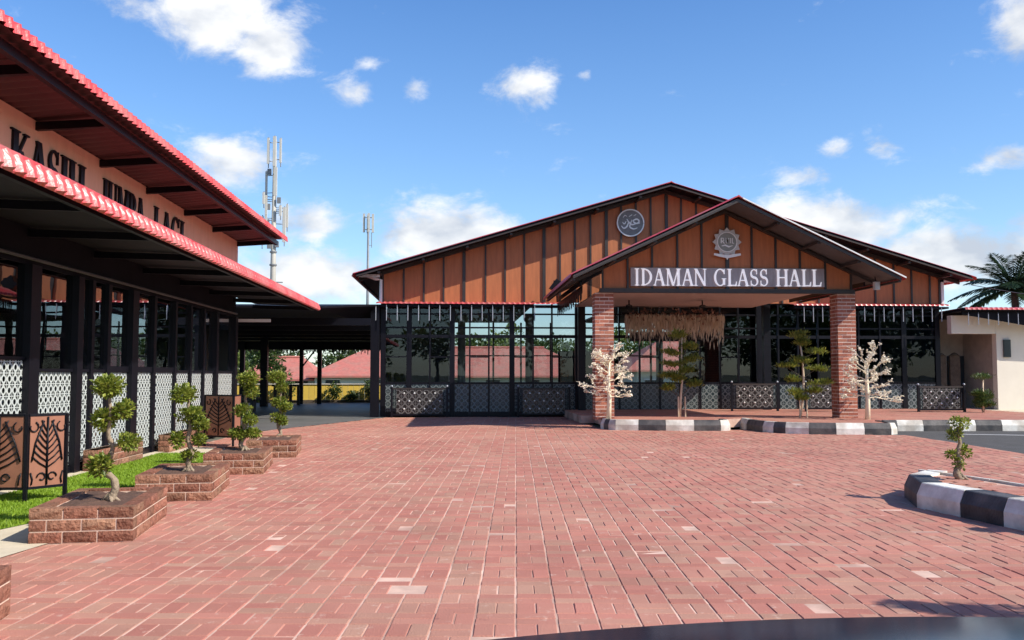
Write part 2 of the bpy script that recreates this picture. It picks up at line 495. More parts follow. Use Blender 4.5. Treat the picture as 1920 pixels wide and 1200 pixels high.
def inside(p, poly):
    x, y = p; c = False; j = len(poly) - 1
    for i in range(len(poly)):
        xi, yi = poly[i]; xj, yj = poly[j]
        if (yi > y) != (yj > y) and x < (xj - xi) * (y - yi) / (yj - yi) + xi: c = not c
        j = i
    return c


# ------------------------------------------------------------------ serif lettering
def ring_poly(cx, cy, ro, ri, a0, a1, n=20):
    """ro, ri = (rx, ry) of the outer and inner ellipse; degrees"""
    out = [(cx + ro[0] * math.cos(R(a0 + (a1 - a0) * i / n)), cy + ro[1] * math.sin(R(a0 + (a1 - a0) * i / n))) for i in range(n + 1)]
    inn = [(cx + ri[0] * math.cos(R(a0 + (a1 - a0) * i / n)), cy + ri[1] * math.sin(R(a0 + (a1 - a0) * i / n))) for i in range(n + 1)]
    return out + inn[::-1]


def strip_poly(pts, ws):
    L_, R_ = [], []
    for i, p in enumerate(pts):
        a = pts[max(i - 1, 0)]; b = pts[min(i + 1, len(pts) - 1)]
        dx, dy = b[0] - a[0], b[1] - a[1]; l = math.hypot(dx, dy) or 1
        L_.append((p[0] - dy / l * ws[i] / 2, p[1] + dx / l * ws[i] / 2)); R_.append((p[0] + dy / l * ws[i] / 2, p[1] - dx / l * ws[i] / 2))
    return L_ + R_[::-1]


def glyph(ch, T=.15, t=.05, w=1.0):
    """polygons of one serif capital, cap height 1; returns (polys, advance)"""
    s = .035; P = []

    def rect(x0, y0, x1, y1): P.append([(x0, y0), (x1, y0), (x1, y1), (x0, y1)])
    def serif(x, y, half, top):
        y0, y1 = (y - s, y) if top else (y, y + s)
        rect(x - half, y0, x + half, y1)
    def stem(x, th, lo=True, hi=True):
        rect(x - th / 2, 0, x + th / 2, 1)
        if lo: serif(x, 0, th / 2 + .07, False)
        if hi: serif(x, 1, th / 2 + .07, True)
    def diag(x0, y0, x1, y1, th):
        P.append([(x0 - th / 2, y0), (x0 + th / 2, y0), (x1 + th / 2, y1), (x1 - th / 2, y1)])
    if ch == 'I': stem(.16, T); adv = .32
    elif ch == 'D':
        stem(.17, T); P.append(ring_poly(.20, .5, (.52 * w, .5), (.52 * w - T, .5 - t), -90, 90)); adv = .24 + .52 * w
    elif ch == 'A':
        W = .70 * w; m = W / 2
        diag(.07, 0, m - .02, 1, t); diag(W - .09, 0, m, 1, T); rect(.15, .30, W - .18, .30 + t * .9)
        serif(.07, 0, .09, False); serif(W - .09, 0, .13, False); adv = W + .02
    elif ch == 'M':
        W = .90 * w
        stem(.10, t); stem(W - .12, T, True, True); diag(W / 2 - .01, 0, .13, 1, T * .95); diag(W / 2, 0, W - .15, 1, t); adv = W + .04
    elif ch == 'N':
        W = .74 * w
        stem(.09, t); stem(W - .09, t, False, True); diag(W - .10, 0, .10, 1, T); adv = W + .02
    elif ch == 'G':
        P.append(ring_poly(.40 * w, .5, (.38 * w, .52), (.38 * w - T * .9, .52 - t), 48, 325, 28))
        rect(.64 * w - T / 2, .06, .64 * w + T / 2, .42); serif(.64 * w, .44, T / 2 + .07, True)
        P.append([(.64 * w, .70), (.68 * w, .70), (.68 * w, 1.0), (.65 * w, 1.0), (.60 * w, .84)]); adv = .78 * w
    elif ch == 'L':
        stem(.16, T); rect(.16, 0, .56 * w, t); P.append([(.56 * w - t, 0), (.58 * w, 0), (.61 * w, .26), (.58 * w, .26)]); adv = .60 * w
    elif ch == 'S':
        c = []; ws = []
        for i in range(29):
            u = i / 28
            if u < .5: a = R(35 + 235 * u / .5); x = .27 + .19 * math.cos(a); y = .745 + .235 * math.sin(a)
            else: a = R(90 - 235 * (u - .5) / .5); x = .27 + .21 * math.cos(a); y = .265 + .245 * math.sin(a)
            c.append((x * w, y)); ws.append(t + (T * 1.0 - t) * max(0, 1 - abs(u - .5) / .30))
        P.append(strip_poly(c, ws))
        P.append([(.41 * w, .70), (.45 * w, .70), (.45 * w, 1.0), (.42 * w, 1.0)]); P.append([(.06 * w, 0), (.09 * w, 0), (.10 * w, .32), (.06 * w, .32)]); adv = .56 * w
    elif ch == 'H':
        W = .72 * w
        stem(.16, T); stem(W - .06, T); rect(.16, .48, W - .06, .48 + t); adv = W + .08
    elif ch == 'K':
        stem(.16, T); diag(.22, .42, .58 * w, 1, t); diag(.62 * w, 0, .34, .60, T); serif(.58 * w, 1, .10, True); serif(.62 * w, 0, .12, False); adv = .70 * w
    elif ch == 'J':
        rect(.26 - T / 2, .12, .26 + T / 2, 1); serif(.26, 1, T / 2 + .07, True)
        P.append(ring_poly(.13, .12, (.13 + T / 2, .16), (.13 - T / 2, .16 - t), -180, 0, 12)); adv = .42
    elif ch == 'U':
        W = .66 * w
        rect(.16 - T / 2, .3, .16 + T / 2, 1); serif(.16, 1, T / 2 + .07, True); rect(W - .06 - t / 2, .3, W - .06 + t / 2, 1); serif(W - .06, 1, .09, True)
        cx = (.16 - T / 2 + W - .06 + t / 2) / 2; rx = (W - .06 + t / 2) - cx
        P.append(ring_poly(cx, .3, (rx, .32), (rx - (T + t) / 2, .32 - t * 1.3), -180, 0, 16)); adv = W + .06
    elif ch == 'P':
        stem(.16, T); P.append(ring_poly(.18, .73, (.40 * w, .27), (.40 * w - T * .9, .27 - t), -90, 90, 14)); adv = .22 + .40 * w
    else: adv = .34
    return P, adv


def letters(text, fn, height, depth, parent, material, T=.15, t=.05, w=1.0, gap=.06, width=None):
    """each character a part named letter; fn(u, v, d) maps text plane to world"""
    adv = []; x = 0
    for ch in text:
        P, a = glyph(ch, T, t, w) if ch != ' ' else ([], .34)
        adv.append((ch, P, x)); x += a + gap
    k = height; kx = height if width is None else width / (x - gap)
    for ch, P, x0 in adv:
        if not P: continue
        b = MB()
        for i, poly in enumerate(P):
            b.prism([((x0 + u) * kx, v * k) for u, v in poly], fn, 0, depth + .0013 * i)
        b.build('letter', material, parent)
    return x * kx


# ------------------------------------------------------------------ ground, paving, roads
PYAW = R(3.6)
pu = Vector((math.cos(PYAW), -math.sin(PYAW))); pv = Vector((math.sin(PYAW), math.cos(PYAW)))

b = MB(); b.add([(-600, -400, -.03), (600, -400, -.03), (600, 900, -.03), (-600, 900, -.03)], [(0, 1, 2, 3)])
structure(b.build('ground', 'ground'))

PAVE = [(-3.45, 1.0), (-3.45, 7.0), (-3.2, 7.6), (-3.3, 16.2), (-4.9, 17.1), (-4.9, 20.9), (-2.45, 27.6), (-2.2, 28.35), (3.3, 28.35), (3.45, 22.9), (3.64, 21.62), (7.4, 21.5), (7.4, 20.0), (9.7, 19.45), (9.75, 17.97), (9.52, 14.89), (9.4, 12.5), (9.6, 1.0)]
poly_sheet('paving_bed', [(-4.2, 1.0), (-4.2, 16.5)] + PAVE[4:], -.0045, 'sand')
paving = bpy.data.objects.new('brick_paving', None); COL.objects.link(paving)
paving['kind'] = 'structure'; WL[paving.name] = Vector((0, 0, 0))
S_ = .225
A0 = 0.0
cells = []
rnd = random.Random(3)
for i in range(-40, 60):
    for j in range(0, 150):
        a0 = i * S_ + A0; c0 = j * S_
        mid = pu * (a0 + S_ / 2) + pv * (c0 + S_ / 2)
        if mid.y < 1.9 or not inside((mid.x, mid.y), PAVE): continue
        if (j + (1 if i % 5 == 3 else 0)) % 2: rects = [(a0, c0, a0 + S_ / 2, c0 + S_), (a0 + S_ / 2, c0, a0 + S_, c0 + S_)]
        else: rects = [(a0, c0, a0 + S_, c0 + S_ / 2), (a0, c0 + S_ / 2, a0 + S_, c0 + S_)]
        for rc in rects: cells.append((rc, a0))


def paver_mesh(bld, rc, a0):
    x0, y0, x1, y1 = rc
    jl, js = .0050, .0026
    xa = x0 + (jl if abs(x0 - a0) < 1e-5 else js) + rnd.uniform(-.001, .001); xb = x1 - (jl if abs(x1 - a0 - S_) < 1e-5 else js) + rnd.uniform(-.001, .001)
    ya, yb = y0 + js + rnd.uniform(-.001, .0015), y1 - js + rnd.uniform(-.0015, .001)
    if rnd.random() < .012: ya += .013
    if rnd.random() < .03: yb -= .007
    dx, dy, rot = rnd.uniform(-.0016, .0016), rnd.uniform(-.0014, .0014), rnd.uniform(-.012, .012)
    z = rnd.uniform(-.0022, .0022) - (.004 if rnd.random() < .03 else 0); tx, ty = rnd.uniform(-.006, .006), rnd.uniform(-.008, .008)
    e = .004; vs = []
    for (q, dz) in ((0, -.016), (0, -.0045), (e, 0)):
        for (x, y) in ((xa + q, ya + q), (xb - q, ya + q), (xb - q, yb - q), (xa + q, yb - q)):
            p = pu * (x + dx - rot * (y - (ya + yb) / 2)) + pv * (y + dy + rot * (x - (xa + xb) / 2))
            vs.append((p.x, p.y, dz + z + (tx * (x - x0) + ty * (y - y0) if dz > -.01 else 0)))
    fs = []
    for l in (0, 4):
        fs += [(l + k, l + (k + 1) % 4, l + 4 + (k + 1) % 4, l + 4 + k) for k in range(4)]
    fs.append((8, 9, 10, 11)); bld.add(vs, fs)


def near_key(c):
    p = pu * ((c[0][0] + c[0][2]) / 2) + pv * ((c[0][1] + c[0][3]) / 2)
    ang = abs(math.atan2(p.x, p.y) - .0588)
    return p.length + (100 if ang > .50 or p.length < 4.7 else 0)


cells.sort(key=near_key)
for c in cells[:296]:
    q = MB(); paver_mesh(q, *c); q.build('paver', 'paver', paving)
q = MB()
for c in cells[296:]: paver_mesh(q, *c)
stuff(q.build('paver_field', 'paver', paving))

poly_sheet('asphalt_road', [(9.4, 12.0), (9.52, 14.89), (9.75, 17.97), (9.45, 19.45), (10.1, 20.9), (40, 20.3), (40, 9)], -.004, 'asphalt')
q = MB(); q.add([(11.2, 19.6, 0), (16, 18.0, 0), (16, 18.12, 0), (11.2, 19.72, 0)], [(0, 1, 2, 3)]); structure(q.build('road_line', 'white_paint'))
poly_sheet('walkway_floor', [(-14, 20.9), (-4.9, 20.9), (-2.45, 27.6), (-2.2, 28.36), (-2.2, 42.6), (-14, 42.6)], .004, 'polished')
poly_sheet('garden_path', [(-3.44, 6.2), (-3.2, 7.62), (-3.3, 16.25), (-4.75, 17.05), (-5.0, 17.05), (-5.0, 15.5), (-3.5, 15.5), (-3.55, 9.4), (-4.3, 7.0), (-5.2, 5.5), (-5.2, 4.0), (-3.46, 4.0)], .006, 'cream_concrete')
poly_sheet('garden_path', [(-5.17, 4), (-4.98, 4), (-4.98, 17.0), (-5.17, 17.0)], .02, 'cream_concrete')
LAWN = [(-4.97, 5.6), (-4.25, 7.0), (-3.52, 9.4), (-3.48, 15.5), (-4.97, 15.5)]
poly_sheet('lawn_base', LAWN, .010, 'turf_base')
q = MB(); rg = random.Random(5)
n = 0
while n < 46000:
    x, y = rg.uniform(-4.97, -3.48), 5.6 + 9.9 * rg.random() ** 1.3
    if not inside((x, y), LAWN): continue
    n += 1
    h = rg.uniform(.02, .038); a = rg.uniform(0, 6.28); w = rg.uniform(.004, .007) * (1 + y * .05); lx, ly = rg.uniform(-.018, .018), rg.uniform(-.018, .018)
    q.add([(x - w * math.cos(a), y - w * math.sin(a), .010), (x + w * math.cos(a), y + w * math.sin(a), .010), (x + lx, y + ly, .01 + h)], [(0, 1, 2)])
stuff(q.build('grass', 'turf'))['label'] = 'bright green turf'

# ------------------------------------------------------------------ kerbs
def kerb_run(name, label, path, colours, group=None, h=.25, w=.16):
    """path: list of points, one block between consecutive points; exposed side on the right of the walking direction"""
    t = thing(name, label, 'kerb', (path[0][0], path[0][1], 0), group)
    n = len(path)
    nor = []
    for i in range(n):
        a = Vector(path[max(i - 1, 0)]); c = Vector(path[min(i + 1, n - 1)]); d = (c - a).normalized(); nor.append(Vector((d.y, -d.x)))
    prof = [(0, -.02), (0, h * .52), (-.05, h * .97), (-.062, h), (-w, h), (-w, -.02)]
    for i in range(n - 1):
        bl = MB(); vs = []
        a, c = Vector(path[i]), Vector(path[i + 1]); g = .004 / max((c - a).length, .01)
        for f in (g, 1 - g):
            p = a.lerp(c, f); nn = nor[i].lerp(nor[i + 1], f).normalized()
            for (o, z) in prof: vs.append((p.x + nn.x * o, p.y + nn.y * o, z))
        k = len(prof)
        bl.add(vs, [tuple(range(k)), tuple(range(k, 2 * k))[::-1]] + [(j, k + j, k + (j + 1) % k, (j + 1) % k) for j in range(k)])
        bl.build('kerb_stone', 'white_kerb' if colours[i] == 'w' else 'black_kerb', t)
    return t


poly = [(3.55, 22.6), (3.48, 22.2), (3.52, 21.95), (3.60, 21.75), (3.74, 21.58), (4.27, 21.43), (4.89, 21.28), (5.55, 21.18), (6.17, 21.14), (6.38, 21.18), (6.48, 21.4), (6.50, 21.9)]
kerb_run('striped_kerb', 'black and white kerb round the paved bed of the brick pillar nearer the glass doors', poly, 'bwbwwbwbwwb', 'striped kerbs')
poly2 = [(6.98, 22.3), (6.93, 21.6), (6.95, 21.1), (7.02, 20.7), (7.16, 20.38), (7.36, 20.16), (7.8, 19.89), (8.35, 19.72), (8.96, 19.64), (9.55, 19.61), (9.78, 19.8), (9.9, 20.3), (9.95, 20.9)]
kerb_run('striped_kerb', 'black and white kerb under the slender topiary and the white tree beside the asphalt', poly2, 'wbbwbwbwbwbb', 'striped kerbs')
poly3 = [(10.0, 20.9)] + [(10.31 + .62 * i, 20.87 - .03 * i) for i in range(0, 12)]
kerb_run('striped_kerb', 'straight black and white kerb along the asphalt before the cream building', poly3, 'bwbwbwbwbwbw', 'striped kerbs')
fk = [(5.30, 10.20), (4.93, 9.86), (4.80, 9.52), (4.62, 8.78), (4.70, 8.30), (4.80, 7.78), (4.92, 7.2), (5.03, 6.65), (5.14, 6.1), (5.25, 5.5), (5.36, 4.9), (5.5, 4.3)]
fk = [(5.32, 10.18), (4.86, 9.72), (4.60, 8.95), (4.70, 8.33), (4.79, 7.80), (4.90, 7.2), (5.01, 6.6), (5.12, 6.0), (5.25, 5.4), (5.38, 4.8), (5.5, 4.2)]
kerb_run('striped_kerb', 'large chamfered black and white kerb near the small bonsai with its end on the open paving', fk, 'wbwbwbwbwb', 'striped kerbs', h=.25, w=.26)
fkb = [(6.35, 4.2), (6.2, 5.2), (6.05, 6.2), (5.9, 7.2), (5.75, 8.2), (5.6, 9.2), (5.34, 10.18)]
kerb_run('striped_kerb', 'white topped kerb along the far side of the bonsai bed', fkb, 'wwwwww', 'striped kerbs', h=.25, w=.10)


def paved_top(name, pts, z, step=.225):
    t = poly_sheet(name, pts, z - .01, 'sand', .2)
    x0 = min(p[0] for p in pts); x1 = max(p[0] for p in pts); y0 = min(p[1] for p in pts); y1 = max(p[1] for p in pts)
    k = 0; out = MB()
    j = 0
    while y0 + j * step / 2 < y1:
        i = 0
        while x0 + i * step < x1:
            ax = x0 + i * step + (step / 2 if j % 2 else 0); ay = y0 + j * step / 2
            if all(inside(c, pts) for c in ((ax, ay), (ax + step, ay), (ax, ay + step / 2), (ax + step, ay + step / 2))):
                out.box(ax + .004, ay + .004, z - .02, ax + step - .004, ay + step / 2 - .004, z + rnd.uniform(-.001, .001))
            i += 1
        j += 1
    stuff(out.build('paver_field', 'paver', t)); return t


paved_top('raised_bed_paving', [(3.66, 22.6), (3.68, 21.85), (4.3, 21.58), (5.5, 21.33), (6.3, 21.32), (6.35, 21.9), (7.1, 22.3), (7.1, 21.0), (7.4, 20.3), (8.4, 19.87), (9.5, 19.77), (9.75, 20.3), (9.8, 21.0), (16.5, 20.95), (16.5, 24.4), (3.66, 24.4)], .235)
paved_top('porch_floor', [(3.3, 24.41), (16.5, 24.41), (16.5, 28.5), (3.3, 28.5)], .22)
q = MB(); q.box(9.9, 21.05, 0, 40, 32, .20); structure(q.build('forecourt', 'cream_concrete'))
paved_top('kerb_bed_paving', [(5.05, 9.66), (4.86, 8.95), (5.0, 7.8), (5.4, 5.6), (5.7, 4.3), (6.22, 4.3), (5.6, 8.5), (5.35, 9.9)], .235)

# ------------------------------------------------------------------ corrugated roof sheet
def corrugated(name, m, parent, y0, y1, prof, pitch, amp, axis='y', thick=0):
    """prof: (x, z, amplitude factor) points from high to low; waves run along y"""
    bl = MB(); per = 8; n = int((y1 - y0) / pitch * per)
    k = len(prof)
    for i in range(n + 1):
        y = y0 + (y1 - y0) * i / n
        ph = (i % per) / per; wv = amp * (1 - abs(math.cos(math.pi * ph)) ** 1.6) if True else 0
        for j, (x, z, f) in enumerate(prof):
            a = prof[max(j - 1, 0)]; c = prof[min(j + 1, k - 1)]
            dx, dz = c[0] - a[0], c[1] - a[1]; l = math.hypot(dx, dz)
            s = 1 if dx > 0 else -1
            nx, nz = -dz / l * s, dx / l * s
            bl.v.append((x + nx * wv * f, y, z + nz * wv * f) if axis == 'y' else (y, x + nx * wv * f, z + nz * wv * f))
    for i in range(n):
        for j in range(k - 1): bl.f.append((i * k + j, (i + 1) * k + j, (i + 1) * k + j + 1, i * k + j + 1))
    return bl.build(name, m, parent)


# ------------------------------------------------------------------ left building
XW = -5.17
LB = thing('banquet_building', 'long salmon walled building with red corrugated eaves and black framed shop front beside the lawn', 'building', (XW, 12, 0))
q = MB(); q.box(XW - .2, 3, 3.75, XW, 21.45, 4.43); q.build('upper_wall', 'salmon', LB)
q = MB(); q.box(-12, 3, -.02, XW - .12, 21.4, .03); q.build('floor', 'polished', LB)
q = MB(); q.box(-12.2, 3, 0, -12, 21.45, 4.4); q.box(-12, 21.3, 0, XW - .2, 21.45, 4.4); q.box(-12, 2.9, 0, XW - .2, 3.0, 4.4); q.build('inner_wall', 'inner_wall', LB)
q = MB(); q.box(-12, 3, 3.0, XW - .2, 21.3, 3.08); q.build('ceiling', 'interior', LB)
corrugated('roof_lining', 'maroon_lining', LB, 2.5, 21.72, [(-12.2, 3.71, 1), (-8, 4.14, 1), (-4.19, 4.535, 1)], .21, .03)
corrugated('roof', 'red_roof', LB, 2.5, 21.75, [(-12.3, 3.75, 1), (-8, 4.18, 1), (-4.16, 4.585, 1), (-4.11, 4.56, 1.3), (-4.10, 4.475, 1.3)], .16, .038)
rp = MB(); rp.bar((-4.30, 2.5, 4.42), (-4.30, 21.55, 4.42), .07, .10); rp.build('purlin', 'black_steel', LB)
for y in (5.3, 7.3, 9.3, 11.27, 13.25, 15.2, 17.28, 19.25, 21.38):
    q = MB(); q.bar((XW - .05, y, 4.36), (-4.34, y, 4.42), .07, .10); q.build('rafter', 'black_steel', LB)
# lower canopy
corrugated('canopy_roof', 'red_roof', LB, 2.5, 23.45, [(XW, 3.20, 1), (-4.4, 3.17, 1), (-3.68, 3.135, 1), (-3.625, 3.10, 1.3), (-3.60, 3.03, 1.5), (-3.585, 2.97, 1.5), (-3.59, 2.955, .4)], .19, .045)
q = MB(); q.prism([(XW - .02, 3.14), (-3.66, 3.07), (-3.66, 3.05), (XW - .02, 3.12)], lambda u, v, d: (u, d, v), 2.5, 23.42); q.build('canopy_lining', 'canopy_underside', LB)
q = MB(); q.bar((-3.72, 2.5, 2.99), (-3.72, 23.4, 2.99), .06, .07); q.build('canopy_beam', 'black_steel', LB)
for y in (5.2, 7.2, 9.2, 11.2, 13.2, 15.2, 17.2, 19.2, 21.2, 23.3):
    q = MB(); q.bar((XW - .05, y, 3.04), (-3.74, y, 3.00), .06, .09); q.build('canopy_rafter', 'black_steel', LB)
q = MB(); q.box(XW - .18, 3, 2.66, XW - .02, 21.44, 3.745); q.build('fascia', 'dark_soffit', LB)
q = MB(); q.tube([(XW + .06, 3, 2.72), (XW + .06, 21.2, 2.72)], .022, 6); q.build('conduit', 'grey_soffit', LB)
# end wall of the canopy
q = MB(); q.box(XW - .2, 21.46, 2.55, -4.4, 21.52, 2.62); q.build('beam', 'white_paint', LB)
# shop front: posts, panes, printed panels
posts = [(3.2, .16), (4.8, .16), (6.4, .16), (7.9, .12), (9.0, .16), (10.25, .12), (11.30, .26), (12.62, .18), (13.12, .10), (13.72, .12), (14.72, .26), (15.75, .12), (16.9, .10), (17.85, .10), (18.75, .10), (19.65, .16), (21.3, .2)]
for (y, w) in posts:
    q = MB(); q.box(XW - .08, y - w / 2, 0, XW + (.05 if w > .15 else .02), y + w / 2, 2.66); q.build('post', 'black_steel', LB)
for i in range(len(posts) - 1):
    ya = posts[i][0] + posts[i][1] / 2 + .002; yb = posts[i + 1][0] - posts[i + 1][1] / 2 - .002
    q = MB(); q.box(XW - .045, ya, .10, XW - .037, yb, 2.66); q.build('glass_pane', 'shop_glass', LB)
    top = 1.50 if ya < 11 else 1.36
    q = MB(); q.box(XW - .034, ya, .12, XW - .031, yb, top); q.build('lattice_panel', 'film_white', LB)
    q = MB(); q.box(XW - .06, ya, .02, XW - .003, yb, .10); q.build('base_rail', 'black_steel', LB)
    q = MB(); q.box(XW - .06, ya, top + .005, XW - .003, yb, top + .045 + (.05 if i in (9, 11, 10) else 0)); q.build('transom', 'black_steel', LB)
for (ya, yb) in ((14.95, 15.6), (15.85, 16.8), (17.0, 17.75), (18.0, 18.6), (13.2, 13.65), (11.5, 12.1), (8.1, 8.5), (10.4, 10.75)):  # curtains, with some bays added as beige stand-ins for reflections in the glass
    q = MB(); vs = []; n = int((yb - ya) / .03)
    for i in range(n + 1):
        y = ya + (yb - ya) * i / n; x = XW - .5 + .05 * math.sin(i * 1.25)
        vs += [(x, y, .05), (x, y, 2.65)]
    q.add(vs, [(2 * i, 2 * i + 2, 2 * i + 3, 2 * i + 1) for i in range(n)]); q.build('curtain_reflection', 'curtain_reflection', LB)

# raised lettering on the salmon wall
sg = thing('wall_lettering', 'black serif letters KASIH JUMPA LAGI fixed on the salmon wall under the red eave', 'sign', (XW, 10.4, 3.7))
def wallfn(y0):
    return lambda u, v, d: (XW + d, y0 + u, 3.62 + v)
for (word, y0, wd) in (('KASIH', 10.62, 2.05), ('JUMPA', 13.30, 1.75), ('LAGI', 15.55, 1.65)):
    letters(word, wallfn(y0), .56, .03, sg, 'black_steel', T=.20, t=.06, width=wd)

# ------------------------------------------------------------------ masonry helpers
def jag_block(x0, y0, z0, x1, y1, z1, face, rr):
    """a split-face block: the outward face is uneven"""
    bl = MB(); bl.box(x0, y0, z0, x1, y1, z1)
    L_ = (x1 - x0) if face == '-y' else (y1 - y0); n = max(3, int(L_ / .035)); o = len(bl.v)
    for k in range(4):
        for i in range(n + 1):
            edge = i in (0, n) or k in (0, 3)
            d = .0005 if edge else rr.uniform(.002, .017); f = (i + (0 if edge else rr.uniform(-.3, .3))) / n; z = z0 + (z1 - z0) * (k + (0 if edge else rr.uniform(-.25, .25))) / 3
            bl.v.append((x0 + L_ * f, y0 - d, z) if face == '-y' else (x1 + d, y0 + L_ * f, z))
    for k in range(3):
        for i in range(n): a = o + k * (n + 1) + i; bl.f.append((a, a + 1, a + n + 2, a + n + 1))
    return bl


def block_planter(y0, label, x0=-3.38, x1=-2.60, ln=1.32):
    rr = random.Random(int(y0 * 100)); t = thing('block_planter', label, 'planter', (x1, y0, 0), 'split-face block planters along the lawn')
    ch, gj, wd = .082, .012, .12
    q = MB(); q.box(x0 + .006, y0 + .004, 0, x1 - .004, y0 + wd, .255); q.box(x1 - wd, y0 + wd, 0, x1 - .004, y0 + ln - .006, .255); q.box(x0 + .012, y0 + wd, 0, x0 + wd, y0 + ln - .012, .255); q.box(x0 + wd, y0 + ln - wd, 0, x1 - wd, y0 + ln - .012, .255)
    q.build('mortar', 'mortar', t)
    for c in range(3):
        z0 = .006 + c * (ch + gj); z1 = z0 + ch
        off = .13 if c % 2 else 0
        def run(a, b_):
            xs = [a]; x = a + (.13 if c % 2 else .25)
            while x < b_ - .08: xs.append(x); x += .26
            xs.append(b_); return [(xs[i] + (gj / 2 if i else 0), xs[i + 1] - (gj / 2 if i + 1 < len(xs) - 1 else 0)) for i in range(len(xs) - 1)]
        for (a, b_) in run(x0, x1): jag_block(a, y0, z0, b_, y0 + .115, z1, '-y', rr).build('brick', 'block', t)
        for (a, b_) in run(y0 + .118, y0 + ln): jag_block(x1 - .115, a, z0, x1, b_, z1, '+x', rr).build('brick', 'block', t)
        for (a, b_) in run(y0 + .118, y0 + ln): q = MB(); q.box(x0, a, z0, x0 + .115, b_, z1); q.build('brick', 'block', t)
        for (a, b_) in run(x0 + .118, x1 - .118): q = MB(); q.box(a, y0 + ln - .115, z0, b_, y0 + ln, z1); q.build('brick', 'block', t)
    q = MB(); N_ = 10
    for i in range(N_ + 1):
        for j in range(N_ + 1):
            q.v.append((x0 + .1 + (x1 - x0 - .2) * i / N_, y0 + .1 + (ln - .2) * j / N_, .252 + rr.uniform(-.012, .014)))
    q.f += [(i * (N_ + 1) + j, (i + 1) * (N_ + 1) + j, (i + 1) * (N_ + 1) + j + 1, i * (N_ + 1) + j + 1) for i in range(N_) for j in range(N_)]
    q.build('soil', 'soil', t)
    t.rotation_euler = (0, 0, R(6.5))
    return t


PL = [(3.98, 'split-face block planter nearest the car with no tree showing'), (7.52, 'split-face block planter of the big kinked bonsai in front of the folding screen'),
      (9.87, 'split-face block planter of the bonsai with three stacked pads behind the nearest bonsai'), (12.40, 'split-face block planter between the second folding screen and the paving'), (14.84, 'farthest split-face block planter from the car at the end of the lawn')]
for y, lb in PL: block_planter(y, lb, *((-3.12, -2.34) if y < 5 else (-3.38, -2.60)))


def low_wall(y0, y1, label):
    t = thing('low_brick_wall', label, 'wall', (XW + .2, (y0 + y1) / 2, 0), 'low brick walls under the shop front')
    q = MB(); q.box(XW + .07, y0 + .01, 0, XW + .255, y1 - .01, .30); q.build('mortar', 'mortar', t); rr = random.Random(9)
    for c in range(3):
        z0 = .01 + c * .1; y = y0; k = 0
        while y < y1 - .02:
            l = .15 if (c % 2 and k == 0) else .30
            e = min(y + l, y1); jag_block(XW + .08, y + .004, z0, XW + .26, e - .004, z0 + .09, '+x', rr).build('brick', 'block', t); y = e; k += 1
        jag_block(XW + .08, y0 - .02, z0, XW + .26, y0, z0 + .09, '-y', rr).build('brick', 'block', t)
low_wall(12.75, 14.55, 'low brick wall under the shop front behind the nearest bonsai')
low_wall(15.85, 17.9, 'low brick wall under the shop front beside the second bonsai')

# ------------------------------------------------------------------ foliage helpers
def pad(bl, c, rx, ry, rz, n, size, rr, up=.5):
    for _ in range(n):
        while True:
            p = Vector((rr.uniform(-1, 1), rr.uniform(-1, 1), rr.uniform(-1, 1)))
            if .25 < p.length < 1: break
        p = p.normalized() * (.35 + .85 * rr.random() ** .7)
        pos = Vector(c) + Vector((p.x * rx, p.y * ry, p.z * rz))
        d = (p + Vector((rr.uniform(-.8, .8), rr.uniform(-.8, .8), rr.uniform(-.4, .8)))).normalized()
        nr = Vector((rr.uniform(-.7, .7), rr.uniform(-.7, .7), up + rr.random()))
        l = size * rr.uniform(.7, 1.3); bl.leaf(pos, d, nr, l, l * .62)


def bonsai(loc, label, trunk, pads, seed, group='cloud-pruned bonsai in the beds', size=.044, n=210, rad=.036):
    rr = random.Random(seed); t = thing('bonsai', label, 'bonsai', loc, group); L0 = Vector(loc)
    q = MB(); pts = []; P0 = [Vector(p) for p in trunk]
    for i in range(len(P0) - 1):
        for s in range(4): pts.append(P0[i].lerp(P0[i + 1], s / 4))
    pts.append(P0[-1])
    sm = [pts[0]] + [(pts[i - 1] + pts[i] * 2 + pts[i + 1]) / 4 for i in range(1, len(pts) - 1)] + [pts[-1]]
    q.tube([L0 + p for p in sm], [rad * (1 - .68 * i / len(sm)) * rr.uniform(.85, 1.15) * (1.5 if i == 0 else 1) for i in range(len(sm))], 9)
    for k in range(4):
        a = rr.uniform(0, 6.28); q.tube([L0 + Vector((0, 0, .05)), L0 + Vector((math.cos(a) * .05, math.sin(a) * .05, .015)), L0 + Vector((math.cos(a) * .1, math.sin(a) * .1, -.02))], [.022, .017, .006], 6)
    q.build('trunk', 'bark', t, True)
    for (c, r, rz) in pads:
        c = Vector(c); near = min(sm, key=lambda p: (p - c).length)
        q = MB(); q.tube([L0 + near, L0 + (near + c) / 2 + Vector((0, 0, .01)), L0 + c], [.014, .011, .007], 6); q.build('branch', 'bark', t, True)
        q = MB(); k = max(2, int(r / .05))
        for _ in range(k):
            o = Vector((rr.uniform(-1, 1) * r * .36, rr.uniform(-1, 1) * r * .36, rr.uniform(-.3, .3) * rz))
            pad(q, L0 + c + o, r * .53, r * .53, rz * .66, int(n * 1.15 / k * (r / .1) ** 1.5) + 20, size, rr)
        q.build('foliage_pad', 'bonsai_leaf', t)
    return t


